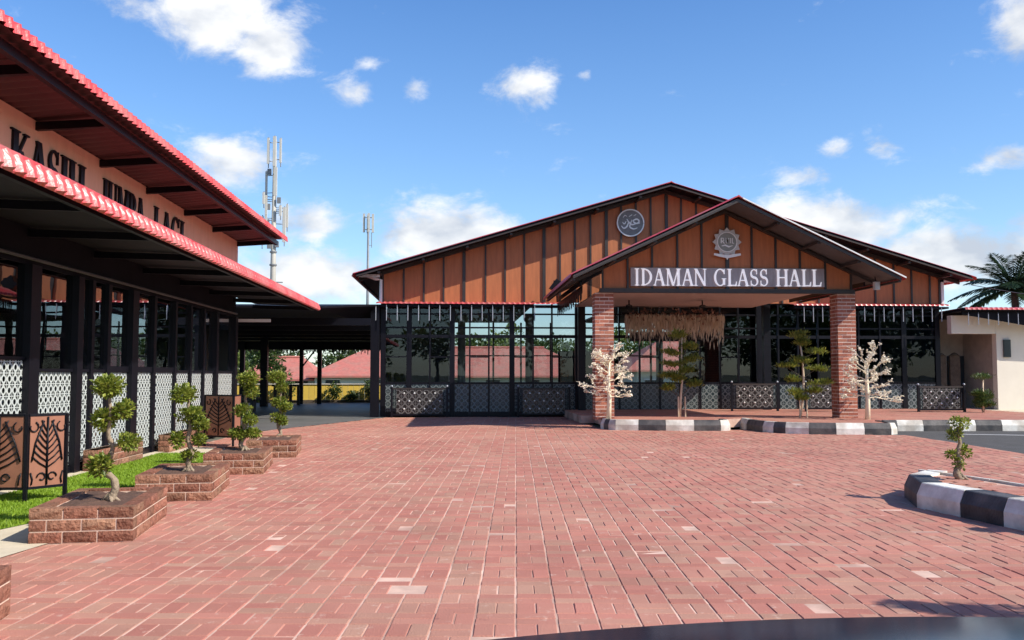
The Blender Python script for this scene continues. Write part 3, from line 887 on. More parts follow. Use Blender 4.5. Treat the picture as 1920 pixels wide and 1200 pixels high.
# pixel-metre at the nearest bonsai is about 4.5 mm, so its pads follow the photograph's stack
bonsai((-3.0, 8.09, .25), 'largest bonsai with kinked pale trunk in the planter before the folding screen',
       [(0, 0, 0), (.05, 0, .10), (.03, 0, .19), (-.06, 0, .25), (-.02, 0, .34), (.02, 0, .46), (-.03, .0, .56), (-.01, 0, .74), (-.03, 0, .96)],
       [((-.035, 0, 1.0), .18, .10), ((.085, 0, .78), .11, .075), ((-.085, 0, .68), .14, .095), ((.16, 0, .50), .12, .075), ((-.05, -.05, .31), .14, .11)], 1)
bonsai((-3.02, 10.48, .25), 'bonsai with three stacked pads in the second planter along the lawn',
       [(0, 0, 0), (-.02, 0, .1), (.03, 0, .2), (-.03, 0, .36), (.01, 0, .5), (-.03, 0, .66), (-.02, 0, .82)],
       [((-.03, 0, .86), .19, .10), ((-.02, 0, .62), .17, .09), ((.08, 0, .52), .13, .08), ((-.09, 0, .36), .12, .09), ((.02, 0, .17), .12, .07), ((.12, 0, .34), .10, .06)], 2)
bonsai((-3.06, 13.27, .25), 'bonsai of loose leaning pads beside the second folding screen',
       [(0, 0, 0), (-.06, 0, .08), (.02, 0, .22), (-.02, 0, .38), (.03, 0, .55), (0, 0, .75), (.02, 0, .95)],
       [((.02, 0, 1.0), .20, .12), ((.10, 0, .84), .13, .10), ((-.06, 0, .58), .17, .09), ((.08, 0, .44), .15, .08), ((-.08, 0, .24), .16, .08), ((.12, 0, .24), .13, .07)], 3)
bonsai((-3.1, 16.07, .25), 'bonsai of small round pads in the farthest planter before the covered walkway',
       [(0, 0, 0), (.02, 0, .08), (-.04, 0, .2), (.02, 0, .4), (-.02, 0, .6), (.02, 0, .8), (0, 0, 1.0)],
       [((-.02, 0, 1.05), .24, .12), ((.05, 0, .84), .14, .09), ((-.03, 0, .60), .15, .09), ((.08, 0, .52), .14, .08), ((-.04, 0, .34), .15, .09), ((.04, 0, .28), .12, .08)], 4)
bonsai((5.27, 9.32, .235), 'small bonsai alone on the striped kerb bed at the edge of the paving',
       [(0, 0, 0), (-.05, 0, .06), (.01, 0, .16), (-.03, 0, .27), (.01, 0, .38), (-.01, 0, .48), (.01, 0, .56)],
       [((.03, 0, .575), .125, .07), ((-.06, 0, .48), .09, .055), ((-.09, 0, .27), .065, .05), ((.05, 0, .285), .085, .065), ((0, 0, .17), .08, .09)], 5, size=.036, n=150, rad=.036)

# two more plants of the same kerb bed, past the edge of the picture; their shadows cross the paving
bonsai((5.50, 7.1, .235), 'bonsai farther along the striped kerb bed past the small bonsai', [(0, 0, 0), (.02, 0, .2), (-.02, 0, .4), (0, 0, .62)], [((0, 0, .66), .15, .08), ((.08, 0, .45), .12, .06), ((-.08, 0, .32), .12, .06)], 6)


def topiary(loc, label, trunk_pts, pads, seed, leaf='topiary_leaf', stake=True, size=.07):
    rr = random.Random(seed); t = thing('topiary_tree', label, 'topiary', loc, 'tall tiered topiaries in front of the glass hall'); L0 = Vector(loc)
    q = MB(); q.tube([L0 + Vector(p) for p in trunk_pts], [.035 - .02 * i / len(trunk_pts) for i in range(len(trunk_pts))], 8); q.build('trunk', 'stake', t, True)
    if stake:
        for dx in (-.07, .11):
            q = MB(); q.tube([L0 + Vector((dx, -.03, 0)), L0 + Vector((dx, -.03, .52))], .018, 6); q.build('stake', 'stake', t)
    for (dx, dz, rx, rz) in pads:
        q = MB(); c = L0 + Vector((dx, rr.uniform(-.05, .05), dz))
        tp = min((Vector(p) for p in trunk_pts), key=lambda p: abs(p.z - dz + .08))
        q.tube([L0 + tp, c], [.012, .006], 5); q.build('branch', 'dark_bark', t)
        q = MB()
        for s in range(7):
            o = Vector((rr.uniform(-.6, .6) * rx, rr.uniform(-.6, .6) * rx, rr.uniform(-.35, .35) * rz))
            for _ in range(70):
                p = Vector((rr.gauss(0, .4), rr.gauss(0, .4), rr.gauss(0, .35)))
                d = Vector((p.x, p.y, abs(p.z) + .25 + rr.uniform(-.2, .4))).normalized()
                l = size * rr.uniform(.7, 1.6); q.leaf(c + o + Vector((p.x * rx * .6, p.y * rx * .6, p.z * rz * .7)), d, (rr.uniform(-1, 1), rr.uniform(-1, 1), 1), l, l * .3)
        q.build('foliage_pad', leaf, t)
    return t


topiary((5.73, 23.2, .235), 'taller topiary with a round top tuft in front of the glass doors', [(-.03, 0, 0), (0, 0, .5), (.05, 0, 1.0), (.03, 0, 1.5), (.05, 0, 2.05)],
        [(0, 2.12, .30, .20), (.20, 1.80, .22, .15), (-.26, 1.62, .28, .14), (.26, 1.45, .24, .15), (-.20, 1.32, .26, .14), (-.30, 1.05, .26, .14), (.18, 1.18, .22, .14), (.28, .82, .24, .14), (-.34, .75, .2, .15), (-.08, .98, .2, .14)], 11)
topiary((8.62, 22.4, .235), 'slim topiary of flat tiers to the left of the sunlit brick pillar', [(-.06, 0, 0), (.03, 0, .5), (.05, 0, 1.0), (.03, 0, 1.5), (-.04, 0, 2.0)],
        [(-.08, 2.08, .26, .18), (.04, 1.88, .22, .13), (.38, 1.65, .26, .11), (-.05, 1.42, .25, .13), (.36, 1.22, .28, .10), (-.42, 1.30, .28, .08), (-.20, .95, .22, .11), (.46, .88, .30, .11), (-.08, .62, .30, .12), (.30, .66, .26, .11), (0, .48, .2, .1)], 12)
topiary((15.22, 25.6, .20), 'small dark topiary with one flat top before the recessed porch', [(0, 0, 0), (0, 0, .6), (.02, 0, 1.0)],
        [(0, 1.02, .28, .12), (-.12, .55, .18, .16), (.18, .5, .2, .2), (-.1, .25, .2, .15), (.1, .22, .18, .12), (-.05, .4, .16, .14)], 13, 'tree_leaf', False)


def blossom_tree(loc, label, seed, h=1.85):
    rr = random.Random(seed); t = thing('blossom_light_tree', label, 'light tree', loc, 'white blossom light trees by the brick pillars'); L0 = Vector(loc)
    q = MB(); q.tube([L0, L0 + Vector((.02, 0, .5)), L0 + Vector((.0, 0, .95)), L0 + Vector((.03, 0, 1.4))], [.065, .052, .042, .022], 10); q.build('trunk', 'cream_bark', t, True)
    blo = MB(); nb = 0
    def grow(p, d, l, r, depth, bl):
        nonlocal nb
        e = p + d * l; m = p.lerp(e, .5) + Vector((rr.uniform(-.03, .03), rr.uniform(-.03, .03), rr.uniform(-.01, .04)))
        bl.tube([p, m, e], [r, r * .85, r * .7], 5, True)
        for k in range(4 if depth else 6):
            c = p.lerp(e, rr.uniform(.3, 1)) + Vector((rr.uniform(-1, 1), rr.uniform(-1, 1), rr.uniform(-1, 1))) * .028
            s = rr.uniform(.011, .021); nb += 1
            for _ in range(5):
                a = Vector((rr.uniform(-1, 1), rr.uniform(-1, 1), rr.uniform(-.3, 1))).normalized(); blo.leaf(c, a, (rr.uniform(-1, 1), rr.uniform(-1, 1), rr.uniform(-1, 1)), s * 1.7, s * 1.6)
        if depth:
            for _ in range(rr.choice((2, 3, 3))):
                nd = (d + Vector((rr.uniform(-.75, .75), rr.uniform(-.75, .75), rr.uniform(-.35, .55)))).normalized()
                grow(p.lerp(e, rr.uniform(.55, 1)), nd, l * rr.uniform(.6, .85), r * .66, depth - 1, bl)
    for k in range(19):
        a = k * 2.4; k *= 12 / 18; z = .55 + .85 * (k / 12); el_ = -.05 + 1.0 * (k / 12) ** 1.4
        bl = MB(); d = Vector((math.cos(a) * math.cos(el_), math.sin(a) * math.cos(el_), math.sin(el_)))
        grow(L0 + Vector((0, 0, z)), d, rr.uniform(.31, .42) * (1.05 - .3 * k / 12), .014, 2, bl); bl.build('branch', 'cream_bark', t)
    stuff(blo.build('blossoms', 'blossom', t)); return t


blossom_tree((3.66, 22.05, .235), 'white blossom light tree in front of the brick pillar near the glass doors', 21)
blossom_tree((9.93, 21.6, .20), 'white blossom light tree in front of the half shaded pillar near the asphalt', 22)

# ------------------------------------------------------------------ folding iron screens
def screen(name, label, pts, zs, group='brown folding screens with iron leaf motif'):
    """pts: the foot points of the uprights"""
    t = thing(name, label, 'folding screen', (pts[1][0], pts[1][1], 0), group)
    z0, z1 = zs
    for p in pts:
        q = MB(); q.box(p[0] - .018, p[1] - .018, 0, p[0] + .018, p[1] + .018, z1 + .02); q.build('leg', 'black_steel', t)
    for i in range(len(pts) - 1):
        a, c = Vector(pts[i]), Vector(pts[i + 1]); d = (c - a); w = d.length; d.normalize(); nr = Vector((d.y, -d.x))
        if nr.y > 0: nr = -nr
        F = lambda u, v, k: (a.x + d.x * u + nr.x * k, a.y + d.y * u + nr.y * k, v)
        q = MB(); q.prism([(.03, z0), (w - .03, z0), (w - .03, z1), (.03, z1)], F, -.01, .01); q.build('panel', 'rust_board', t)
        for v in (z0 - .012, z1 + .012):
            q = MB(); q.prism([(.02, v - .014), (w - .02, v - .014), (w - .02, v + .014), (.02, v + .014)], F, -.016, .016); q.build('rail', 'black_steel', t)
        m = w / 2; H = z1 - z0; q = MB()
        def S(pl, r=.008): q.tube([F(u, v, .02) for u, v in pl], r, 5)
        S([(m, z0 + .01), (m, z1 - .01)], .010)
        for k in range(7):
            v = z0 + H * (.26 + .085 * k); s = (w / 2 - .05) * (1 - .10 * k); s = max(s, .04)
            for sg_ in (-1, 1): S([(m, v), (m + sg_ * s * .5, v + H * .07), (m + sg_ * s, v + H * .17)])
        for sg_ in (-1, 1):
            S([(m + sg_ * (w / 2 - .05), z0 + H * .36), (m + sg_ * w * .30, z0 + H * .62), (m + sg_ * w * .10, z0 + H * .93)], .009)
            cx, cy = m + sg_ * w * .13, z0 + H * .13; S([(cx + .05 * (1 - k * .05) * math.cos(k * .6) * sg_, cy + .05 * (1 - k * .05) * math.sin(k * .6)) for k in range(10)], .008)
            cx, cy = m + sg_ * w * .36, z0 + H * .84; S([(cx + .06 * (1 - k * .06) * math.cos(k * .6 + 2) * sg_, cy + .06 * (1 - k * .06) * math.sin(k * .6 + 2)) for k in range(9)], .008)
            S([(m + sg_ * w * .38, z0 + .02), (m + sg_ * (w / 2 - .06), z0 + H * .10), (m + sg_ * (w / 2 - .04), z0 + H * .2)], .008)
        q.build('leaf_motif', 'black_steel', t, True)
    return t


screen('folding_screen', 'large brown folding screen with iron leaf motif on the lawn behind the nearest bonsai', [(-5.0, 9.75), (-4.46, 9.72), (-4.20, 10.05)], (.17, .90))
screen('folding_screen', 'small brown folding screen with iron leaf motif at the far corner of the shop front', [(-4.72, 17.3), (-4.10, 16.9), (-4.12, 17.5)], (.20, .93))

# ------------------------------------------------------------------ the glass hall
HY = 28.6
HALL = thing('glass_hall', 'wide glass hall with brown boarded gable and low red edged roof behind the paving', 'building', (6.6, HY, 0))
RX, RZ, RE = 6.60, 7.29, .298
def rake(x): return RZ - abs(x - RX) * RE
bx = [-2.38, -1.73, -1.1, -.48, .16, .84, 1.46, 2.07, 2.7, 3.21, 3.69, 4.19, 4.7, 5.18, 5.66, 6.14, 6.65, 7.13, 7.62, 8.12, 8.65, 9.2, 9.8, 10.4, 11.0, 11.6, 12.2, 12.77, 13.48, 14.1, 14.69, 15.3, 15.62]
FY = lambda y: (lambda u, v, d: (u, y + d, v))
for i in range(len(bx) - 1):
    a, c = bx[i] + .004, bx[i + 1] - .004
    q = MB(); top = [(c, rake(c) - .12), (a, rake(a) - .12)]
    if a < RX < c: top = [(c, rake(c) - .12), (RX, RZ - .12), (a, rake(a) - .12)]
    q.prism([(a, 3.60), (c, 3.60)] + top, FY(HY), -.03 + rnd.uniform(-.003, .003), .02); q.build('cladding_panel', 'board', HALL)
for i, x in enumerate(bx):
    w = .10 if i in (4, 8, 12, 16, 20, 24) else .055
    q = MB(); q.prism([(x - w / 2, 3.60), (x + w / 2, 3.60), (x + w / 2, rake(x) - .13), (x - w / 2, rake(x) - .13)], FY(HY), -.075, -.034); q.build('batten', 'batten', HALL)
# roof slopes
for s, xe in ((-1, -3.12), (1, 16.25)):
    L_ = abs(xe - RX); ze = RZ - L_ * RE
    q = MB(); q.prism([(RX, RZ), (xe, ze), (xe, ze - .05), (RX, RZ - .05)], FY(0), 27.70, 39.6); q.build('roof_slope', 'dark_soffit', HALL)
    b2 = MB(); q = MB(); q.prism([(RX, RZ - .055), (xe, ze - .055), (xe, ze - .10), (RX, RZ - .10)], FY(0), 27.66, 27.71); q.build('barge_board', 'batten', HALL)
    corrugated('roof_sheet', 'red_roof', HALL, 27.64, 39.7, [(RX + s * .03, RZ + .015, 1), ((RX + xe) / 2, (RZ + ze) / 2 + .012, 1), (xe + s * .1, ze - .015, 1), (xe + s * .12, ze - .09, 1)], .19, .035)
    q = MB(); q.prism([(RX, RZ - .06), (xe, ze - .06), (xe, ze - .17), (RX, RZ - .17)], FY(0), 28.44, 28.52); q.build('wall_rafter', 'batten', HALL)
    for k in range(7):
        x = RX + (xe - RX) * (k + .7) / 7.2; z = RZ - abs(x - RX) * RE - .12
        q = MB(); q.box(x - .04, 27.74, z - .06, x + .04, HY, z); q.build('purlin_end', 'batten', HALL)
q = MB(); q.prism([(RX - .14, RZ - .03), (RX, RZ + .055), (RX + .14, RZ - .03), (RX, RZ + .02)], FY(0), 27.62, 39.7); q.build('ridge_cap', 'red_roof', HALL)
# front canopies
for (x0, x1) in ((-2.55, 3.15), (10.6, 15.66)):
    corrugated('canopy_roof', 'red_roof', HALL, x0, x1, [(HY - .02, 3.60, 1), (28.12, 3.545, 1), (28.05, 3.53, 1), (28.035, 3.505, .6)], .16, .022, 'x')
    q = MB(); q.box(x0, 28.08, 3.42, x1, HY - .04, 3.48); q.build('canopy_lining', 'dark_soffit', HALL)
# posts, transoms and panes
cols = [-2.36, -1.55, -.20, 1.68, 3.76, 9.62, 12.2, 14.4, 15.52]
mull = sorted(set(cols + [-.9, .35, .95, 2.35, 2.95, 4.4, 5.1, 5.75, 6.4, 7.05, 7.7, 8.35, 8.95, 10.25, 10.9, 11.55, 12.9, 13.6]))
for x in mull:
    w = .16 if x in cols else .05
    q = MB(); q.box(x - w / 2, HY - .05, 0, x + w / 2, HY + .05, 3.56); q.build('column' if x in cols else 'mullion', 'black_steel', HALL)
for x in (3.70, 9.55): q = MB(); q.box(x, 27.9, 0.2, x + .22, 28.1, 3.5); q.build('porch_column', 'black_steel', HALL)
for i in range(len(mull) - 1):
    wa = (.16 if mull[i] in cols else .05) / 2; wb = (.16 if mull[i + 1] in cols else .05) / 2
    a, c = mull[i] + wa + .002, mull[i + 1] - wb - .002
    dark = a > 9
    for (z0, z1, h) in ((1.02, 2.47, .06), (2.47, 2.77, .10), (2.77, 3.20, .05), (3.20, 3.55, .05)):
        q = MB(); q.box(a, HY - .03, z0, c, HY + .03, z0 + h); q.build('transom', 'black_steel', HALL)
        q = MB(); q.box(a, HY - .004, z0 + h + .002, c, HY + .004, z1 - .002); q.build('glass_pane', 'dark_glass' if dark else 'glass', HALL)
    if i % 2 == 0 and not dark:
        q = MB(); q.box(a, HY - .025, 1.85, c, HY + .025, 1.89); q.build('glazing_bar', 'black_steel', HALL)
    q = MB(); q.box(a, HY - .012, .16, c, HY, 1.02); q.build('frosted_panel', 'film_teal', HALL)
    q = MB(); q.box(a, HY - .03, 0, c, HY + .03, .158); q.build('base_rail', 'black_steel', HALL)
# inside and back
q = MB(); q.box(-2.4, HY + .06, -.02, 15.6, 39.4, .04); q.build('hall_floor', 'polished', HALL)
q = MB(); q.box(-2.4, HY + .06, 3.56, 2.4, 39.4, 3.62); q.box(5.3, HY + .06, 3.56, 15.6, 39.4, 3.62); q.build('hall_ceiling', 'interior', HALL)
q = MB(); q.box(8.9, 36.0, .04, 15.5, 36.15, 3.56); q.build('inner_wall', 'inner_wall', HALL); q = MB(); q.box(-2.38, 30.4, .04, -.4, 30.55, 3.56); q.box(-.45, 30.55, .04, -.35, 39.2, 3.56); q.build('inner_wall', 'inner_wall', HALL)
q = MB(); q.box(4.2, 38.0, .04, 6.9, 38.2, 2.3); q.build('inner_screen', 'inner_wall', HALL)
for (x, y) in ((.1, 31.5), (2.6, 33.5), (5.0, 32.0), (7.6, 34.0)):
    q = MB(); q.lathe((x, y, .04), [(.2, 0), (.2, .25), (.14, .3), (.13, 3.2), (.2, 3.3), (.2, 3.5)], 14); q.build('inner_column', 'inner_pale', HALL, True)
for (x, y) in ((1.2, 35), (3.6, 36), (6.2, 35.5)):
    q = MB(); q.lathe((x, y, .04), [(.25, 0), (.05, .05), (.05, .68), (.75, .70), (.75, .74)], 16); q.build('inner_table', 'inner_pale', HALL)
for x in (.2, 1.5, 2.7, 4.0, 5.5, 7.0, 8.4):
    q = MB(); q.box(x - .04, 39.25, 0, x + .04, 39.35, 3.56); q.build('rear_mullion', 'black_steel', HALL)
for z in (2.1, 2.9, .9):
    q = MB(); q.box(-.4, 39.26, z, 8.9, 39.34, z + .05); q.build('rear_transom', 'black_steel', HALL)
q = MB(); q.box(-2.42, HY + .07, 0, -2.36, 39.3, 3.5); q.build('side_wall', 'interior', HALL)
q = MB(); q.box(15.6, HY + .07, 0, 15.66, 39.3, 4.3); q.build('side_wall', 'cream', HALL)
# cream trim and downpipe at the eaves
q = MB(); q.tube([(-2.95, 28.35, 4.42), (-2.6, 28.4, 4.30), (-2.44, 28.5, 4.28), (-2.44, 28.5, 3.55)], .05, 8); q.build('downpipe', 'white_paint', HALL)
q = MB(); q.box(-3.1, 28.15, 4.33, -2.45, 28.22, 4.42); q.build('eave_trim', 'white_paint', HALL)
q = MB(); q.box(15.66, 28.5, 3.62, 15.75, 28.6, 4.4); q.box(15.66, 28.5, 4.32, 16.3, 28.6, 4.40); q.build('eave_trim', 'white_paint', HALL)

# ------------------------------------------------------------------ entrance portico
PO = thing('entrance_portico', 'gabled entrance portico on brick pillars with brown boards in front of the glass hall', 'portico', (6.73, 22.5, 0))
PX, PZ, PS = 6.64, 5.535, .468
prake = lambda x: PZ - abs(x - PX) * PS
pb = [3.57, 4.2, 4.82, 5.46, 6.08, 6.73, 7.36, 7.97, 8.59, 9.24, 9.9]
for i in range(len(pb) - 1):
    a, c = pb[i] + .004, pb[i + 1] - .004
    q = MB(); q.prism([(a, 3.47), (c, 3.47), (c, prake(c) - .12), (a, prake(a) - .12)], FY(22.35), -.03 + rnd.uniform(-.003, .003), .02); q.build('cladding_panel', 'board', PO)
for i, x in enumerate(pb):
    w = .09 if i == 5 else .05
    q = MB(); q.prism([(x - w / 2, 3.47), (x + w / 2, 3.47), (x + w / 2, prake(x) - .13), (x - w / 2, prake(x) - .13)], FY(22.35), -.07, -.034); q.build('batten', 'batten', PO)
q = MB(); q.box(3.5, 22.24, 3.36, 9.97, 22.40, 3.466); q.build('fascia', 'batten', PO)
for s in (-1, 1):
    xe = PX + s * 3.96; ze = PZ - 3.96 * PS
    q = MB(); q.prism([(PX, PZ - .02), (xe, ze - .02), (xe, ze - .06), (PX, PZ - .06)], FY(0), 21.08, 27.6); q.build('roof_lining', 'grey_soffit', PO)
    q = MB(); q.prism([(PX, PZ - .065), (xe, ze - .065), (xe, ze - .11), (PX, PZ - .11)], FY(0), 21.05, 21.09); q.build('barge_board', 'batten', PO)
    q = MB(); q.prism([(PX, PZ - .10), (xe, ze - .10), (xe, ze - .17), (PX, PZ - .17)], FY(0), 22.15, 22.27); q.build('rafter', 'batten', PO)
    corrugated('roof_sheet', 'red_roof', PO, 21.02, 27.62, [(PX + s * .02, PZ + .015, 1), (PX + s * 2, PZ - 2 * PS + .01, 1), (xe + s * .06, ze - .02, 1), (xe + s * .08, ze - .09, 1)], .19, .035)
    for k in range(4):
        x = PX + s * (1.0 + k * .98); z = prake(x) - .10
        q = MB(); q.box(x - .035, 21.12, z - .05, x + .035, 27.5, z); q.build('purlin', 'batten', PO)
    q = MB(); q.box(xe - s * .35 - .02, 22.3, 3.55, xe - s * .35 + .02, 27.5, 3.66); q.build('eave_beam', 'black_steel', PO)
q = MB(); q.prism([(PX + .1, PZ + .0), (PX + 4.05, PZ - 4.05 * PS + .02), (PX + 4.05, PZ - 4.05 * PS - .012), (PX + .1, PZ - .03)], FY(0), 21.0, 21.035); q.build('edge_strip', 'white_paint', PO)
q = MB(); q.prism([(PX - .12, PZ - .03), (PX, PZ + .06), (PX + .12, PZ - .03), (PX, PZ + .02)], FY(0), 21.0, 27.62); q.build('ridge_cap', 'red_roof', PO)
q = MB(); q.box(3.6, 22.45, 3.42, 9.2, 28.0, 3.46); q.build('ceiling', 'porch_ceiling', PO)
# hanging lace fringe under the left eave
q = MB(); rr = random.Random(4)
for k in range(46):
    y = 22.5 + k * .125; x = 3.08; h = .18 + .22 * abs(math.sin(k * .8)) + rr.uniform(0, .06)
    q.add([(x, y, 3.55), (x, y + .10, 3.55), (x, y + .05, 3.55 - h), (x + .02, y, 3.55), (x + .02, y + .10, 3.55), (x + .02, y + .05, 3.55 - h)], [(0, 1, 2), (5, 4, 3), (0, 2, 5, 3), (1, 4, 5, 2), (0, 3, 4, 1)])
for k in range(26):
    x = 2.95 + k * .022; h = .1 + .016 * k
    q.box(x, 22.30, 3.74 - .0 + k * .008 - h, x + .011, 22.32, 3.74 + k * .008)
stuff(q.build('lace_fringe', 'black_steel', PO))
for (x, y) in ((4.8, 25.3), (6.9, 25.3)):
    q = MB(); q.tube([(x, y, 3.42), (x, y, 3.28)], .02, 6); q.lathe((x, y, 3.2), [(.02, 0), (.09, .02), (.09, .07), (.02, .1)], 10)
    for k in range(3):
        a = k * 2.094 + .3; q.bar((x + .09 * math.cos(a), y + .09 * math.sin(a), 3.24), (x + .6 * math.cos(a), y + .6 * math.sin(a), 3.24), .11, .012)
    q.build('ceiling_fan', 'black_steel', PO)


def brick_pillar(cx, cy, z0, z1, label):
    t = thing('brick_pillar', label, 'pillar', (cx, cy, z0), 'brick pillars of the portico'); h = .235; c_h = .0925; nC = int((z1 - z0) / c_h)
    q = MB(); q.box(cx - h + .004, cy - h + .004, z0, cx + h - .004, cy + h - .004, z1); q.build('mortar', 'pale_mortar', t)
    rr = random.Random(int(cx * 10)); L = 2 * h
    cache = {}
    for c in range(nC):
        z = z0 + c * c_h + .006
        segs = [(-h, -.005), (.005, h)] if c % 2 else [(-h, -h + .115), (-h + .125, h - .125), (h - .115, h)]
        for (a, b_) in segs:
            for side in range(4):
                if side in (1, 3) and (a <= -h + .001 or b_ >= h - .001):
                    a2, b2_ = max(a, -h + .10), min(b_, h - .10)
                    if b2_ - a2 < .03: continue
                else: a2, b2_ = a, b_
                o = rr.uniform(-.004, .006); q = MB()
                if side == 0: q.box(cx + a2, cy - h - o, z, cx + b2_, cy - h + .097, z + c_h - .022)
                elif side == 2: q.box(cx + a2, cy + h - .097, z, cx + b2_, cy + h + o, z + c_h - .022)
                elif side == 1: q.box(cx + h - .097, cy + a2, z, cx + h + o, cy + b2_, z + c_h - .022)
                else: q.box(cx - h - o, cy + a2, z, cx - h + .097, cy + b2_, z + c_h - .022)
                q.build('brick', 'brick', t)
    return t


brick_pillar(3.62, 22.6, .2, 3.36, 'brick pillar beside the glass doors with the blossom tree in front')
brick_pillar(9.80, 22.6, .2, 3.36, 'brick pillar crossed by a diagonal shadow edge near the asphalt')

# sign, emblem, medallion, inner sign
sg = thing('hall_sign', 'long grey sign board with white serif letters IDAMAN GLASS HALL on the portico gable', 'sign', (6.7, 22.25, 3.5))
q = MB(); q.box(4.27, 22.262, 3.52, 9.20, 22.275, 3.985); q.build('backing_panel', 'sign_panel', sg)
letters('IDAMAN GLASS HALL', lambda u, v, d: (4.36 + u, 22.258 - d, 3.54 + v), .42, .03, sg, 'sign_letter', T=.135, t=.062, width=4.75)
em = thing('star_emblem', 'grey twelve pointed star emblem with a ribbon above the hall sign', 'emblem', (6.71, 22.26, 4.25))
pts = [((.37 if k % 2 == 0 else .295) * math.cos(math.pi * k / 12 + math.pi / 2), (.37 if k % 2 == 0 else .295) * math.sin(math.pi * k / 12 + math.pi / 2)) for k in range(24)]
E0 = lambda u, v, d: (6.71 + u, 22.255 - d, 4.64 + v)
q = MB(); q.prism(pts, E0, 0, .03); q.build('star', 'silver', em)
q = MB(); q.prism(ring_poly(0, 0, (.255, .255), (.235, .235), 0, 358, 40), E0, .03, .045); q.build('ring', 'white_paint', em)
q = MB(); q.prism([(.23 * math.cos(k * .2618), .23 * math.sin(k * .2618)) for k in range(24)], E0, .031, .036); q.build('disc', mat('emblem_grey', (.26, .27, .24, 1), .5), em)
q = MB()
for pl, w in (([(-.15, -.03), (-.15, .10)], .028), ([(-.15, .10), (-.09, .09), (-.09, .03), (-.15, .02)], .022), ([(-.12, .02), (-.07, -.04)], .022), ([(-.02, -.03), (-.03, .10), (.03, .03), (.04, .10)], .02), ([(.08, -.03), (.08, .10)], .02), ([(.13, .10), (.13, -.03), (.17, -.03)], .02)):
    q.prism(strip_poly(pl, [w] * len(pl)), E0, .034, .042 + .001 * len(q.v) / 20)
q.prism(strip_poly([(-.14, -.10), (-.05, -.08), (.04, -.12), (.14, -.09)], [.02, .04, .04, .01]), E0, .034, .041)
q.build('monogram', 'white_paint', em)
q = MB()
q.prism(strip_poly([(-.34, -.31), (-.18, -.34), (0, -.37), (.18, -.34), (.34, -.31)], [.05, .07, .08, .07, .05]), E0, .035, .05)
q.prism([(-.07, -.33), (.07, -.33), (0, -.45)], E0, .02, .034); q.build('ribbon', 'white_paint', em)

md = thing('round_medallion', 'round silver medallion with white Arabic calligraphy on the boarded gable', 'medallion', (5.47, 28.5, 5.7))
D0 = lambda u, v, d: (5.47 + u, 28.51 - d, 6.16 + v)
q = MB(); q.prism([(.43 * math.cos(k * .157), .43 * math.sin(k * .157)) for k in range(40)], D0, 0, .03); q.build('disc', mat('medallion_grey', (.17, .16, .155, 1), .45, .3, 8), md)
q = MB(); q.prism(ring_poly(0, 0, (.445, .445), (.405, .405), 0, 358, 48), D0, .032, .05); q.build('rim', 'white_paint', md)
q = MB()
for pl, w in (([(.30, .0), (.18, -.02), (.08, .06), (.20, .12), (.28, .05), (.18, -.02)], [.03, .045, .04, .05, .04, .02]),
              ([(.18, -.02), (.05, -.06), (-.06, .02), (-.12, .12)], [.03, .05, .045, .02]),
              ([(.05, .10), (.0, -.02), (-.02, -.14), (.10, -.20), (.22, -.16)], [.02, .04, .05, .04, .015]),
              ([(-.06, .02), (-.12, -.12), (-.22, -.18), (-.30, -.10)], [.03, .05, .045, .015]),
              ([(-.14, .05), (-.20, -.04), (-.26, .02)], [.02, .035, .015]), ([(-.05, .20), (.05, .26)], [.015, .03]), ([(-.24, .16), (-.18, .24), (-.12, .2)], [.012, .025, .012]), ([(.1, .22), (.18, .27)], [.012, .02])):
    c = []; ws = []
    for i in range(len(pl) - 1):
        for s in range(4):
            p0 = pl[max(i - 1, 0)]; p1 = pl[i]; p2 = pl[i + 1]; p3 = pl[min(i + 2, len(pl) - 1)]; f = s / 4
            c.append(tuple(.5 * (2 * p1[k] + (p2[k] - p0[k]) * f + (2 * p0[k] - 5 * p1[k] + 4 * p2[k] - p3[k]) * f * f + (3 * p1[k] - p0[k] - 3 * p2[k] + p3[k]) * f ** 3) for k in (0, 1)))
            ws.append(w[i] * (1 - f) + w[i + 1] * f)
    c.append(pl[-1]); ws.append(w[-1])
    for i in range(len(c) - 1):
        q.prism(strip_poly(c[i:i + 2], ws[i:i + 2]), D0, .030, .045 + .0004 * (len(q.v) / 8 % 30))
q.build('calligraphy', 'white_paint', md)

si = thing('inner_sign', 'dark board lettered IDAMAN GLASS HALL below the dried flower hanging', 'sign', (6.6, 28.1, 2.4))
q = MB(); q.box(5.35, 28.10, 2.36, 7.95, 28.13, 2.66); q.build('backing_panel', 'black_steel', si)
letters('IDAMAN GLASS HALL', lambda u, v, d: (5.5 + u, 28.096 - d, 2.43 + v), .16, .015, si, mat('dull_letter', (.16, .15, .14, 1), .5), T=.14, t=.06, width=2.25)

# dried flowers hung above the doors
fl = thing('dried_flower_hanging', 'beige dried flowers hanging in a fringe over the glass doors', 'flowers', (6.7, 27.6, 2.6))
rr = random.Random(8); q = MB()
for _ in range(2300):
    x = rr.uniform(5.1, 8.15); z = 3.2 - abs(rr.gauss(0, .26)); y = 27.5 + rr.uniform(-.14, .14); l = rr.uniform(.10, .34)
    q.leaf((x, y, z), (rr.uniform(-.12, .12), rr.uniform(-.1, .1), -1), (rr.uniform(-1, 1), -1, 0), l, .035)
stuff(q.build('grass_plumes', 'dry_flower', fl))
q = MB()
for _ in range(260):
    x = rr.choice((5.6, 6.6, 7.2, 7.6)) + rr.gauss(0, .3); p = (min(max(x, 5.2), 8.1), 27.5 + rr.uniform(-.1, .1), 3.12 + rr.uniform(-.22, .2)); q.leaf(p, (rr.uniform(-1, 1), -.6, rr.uniform(-1, 1)), (rr.uniform(-1, 1), -1, rr.uniform(-1, 1)), .11, .08)
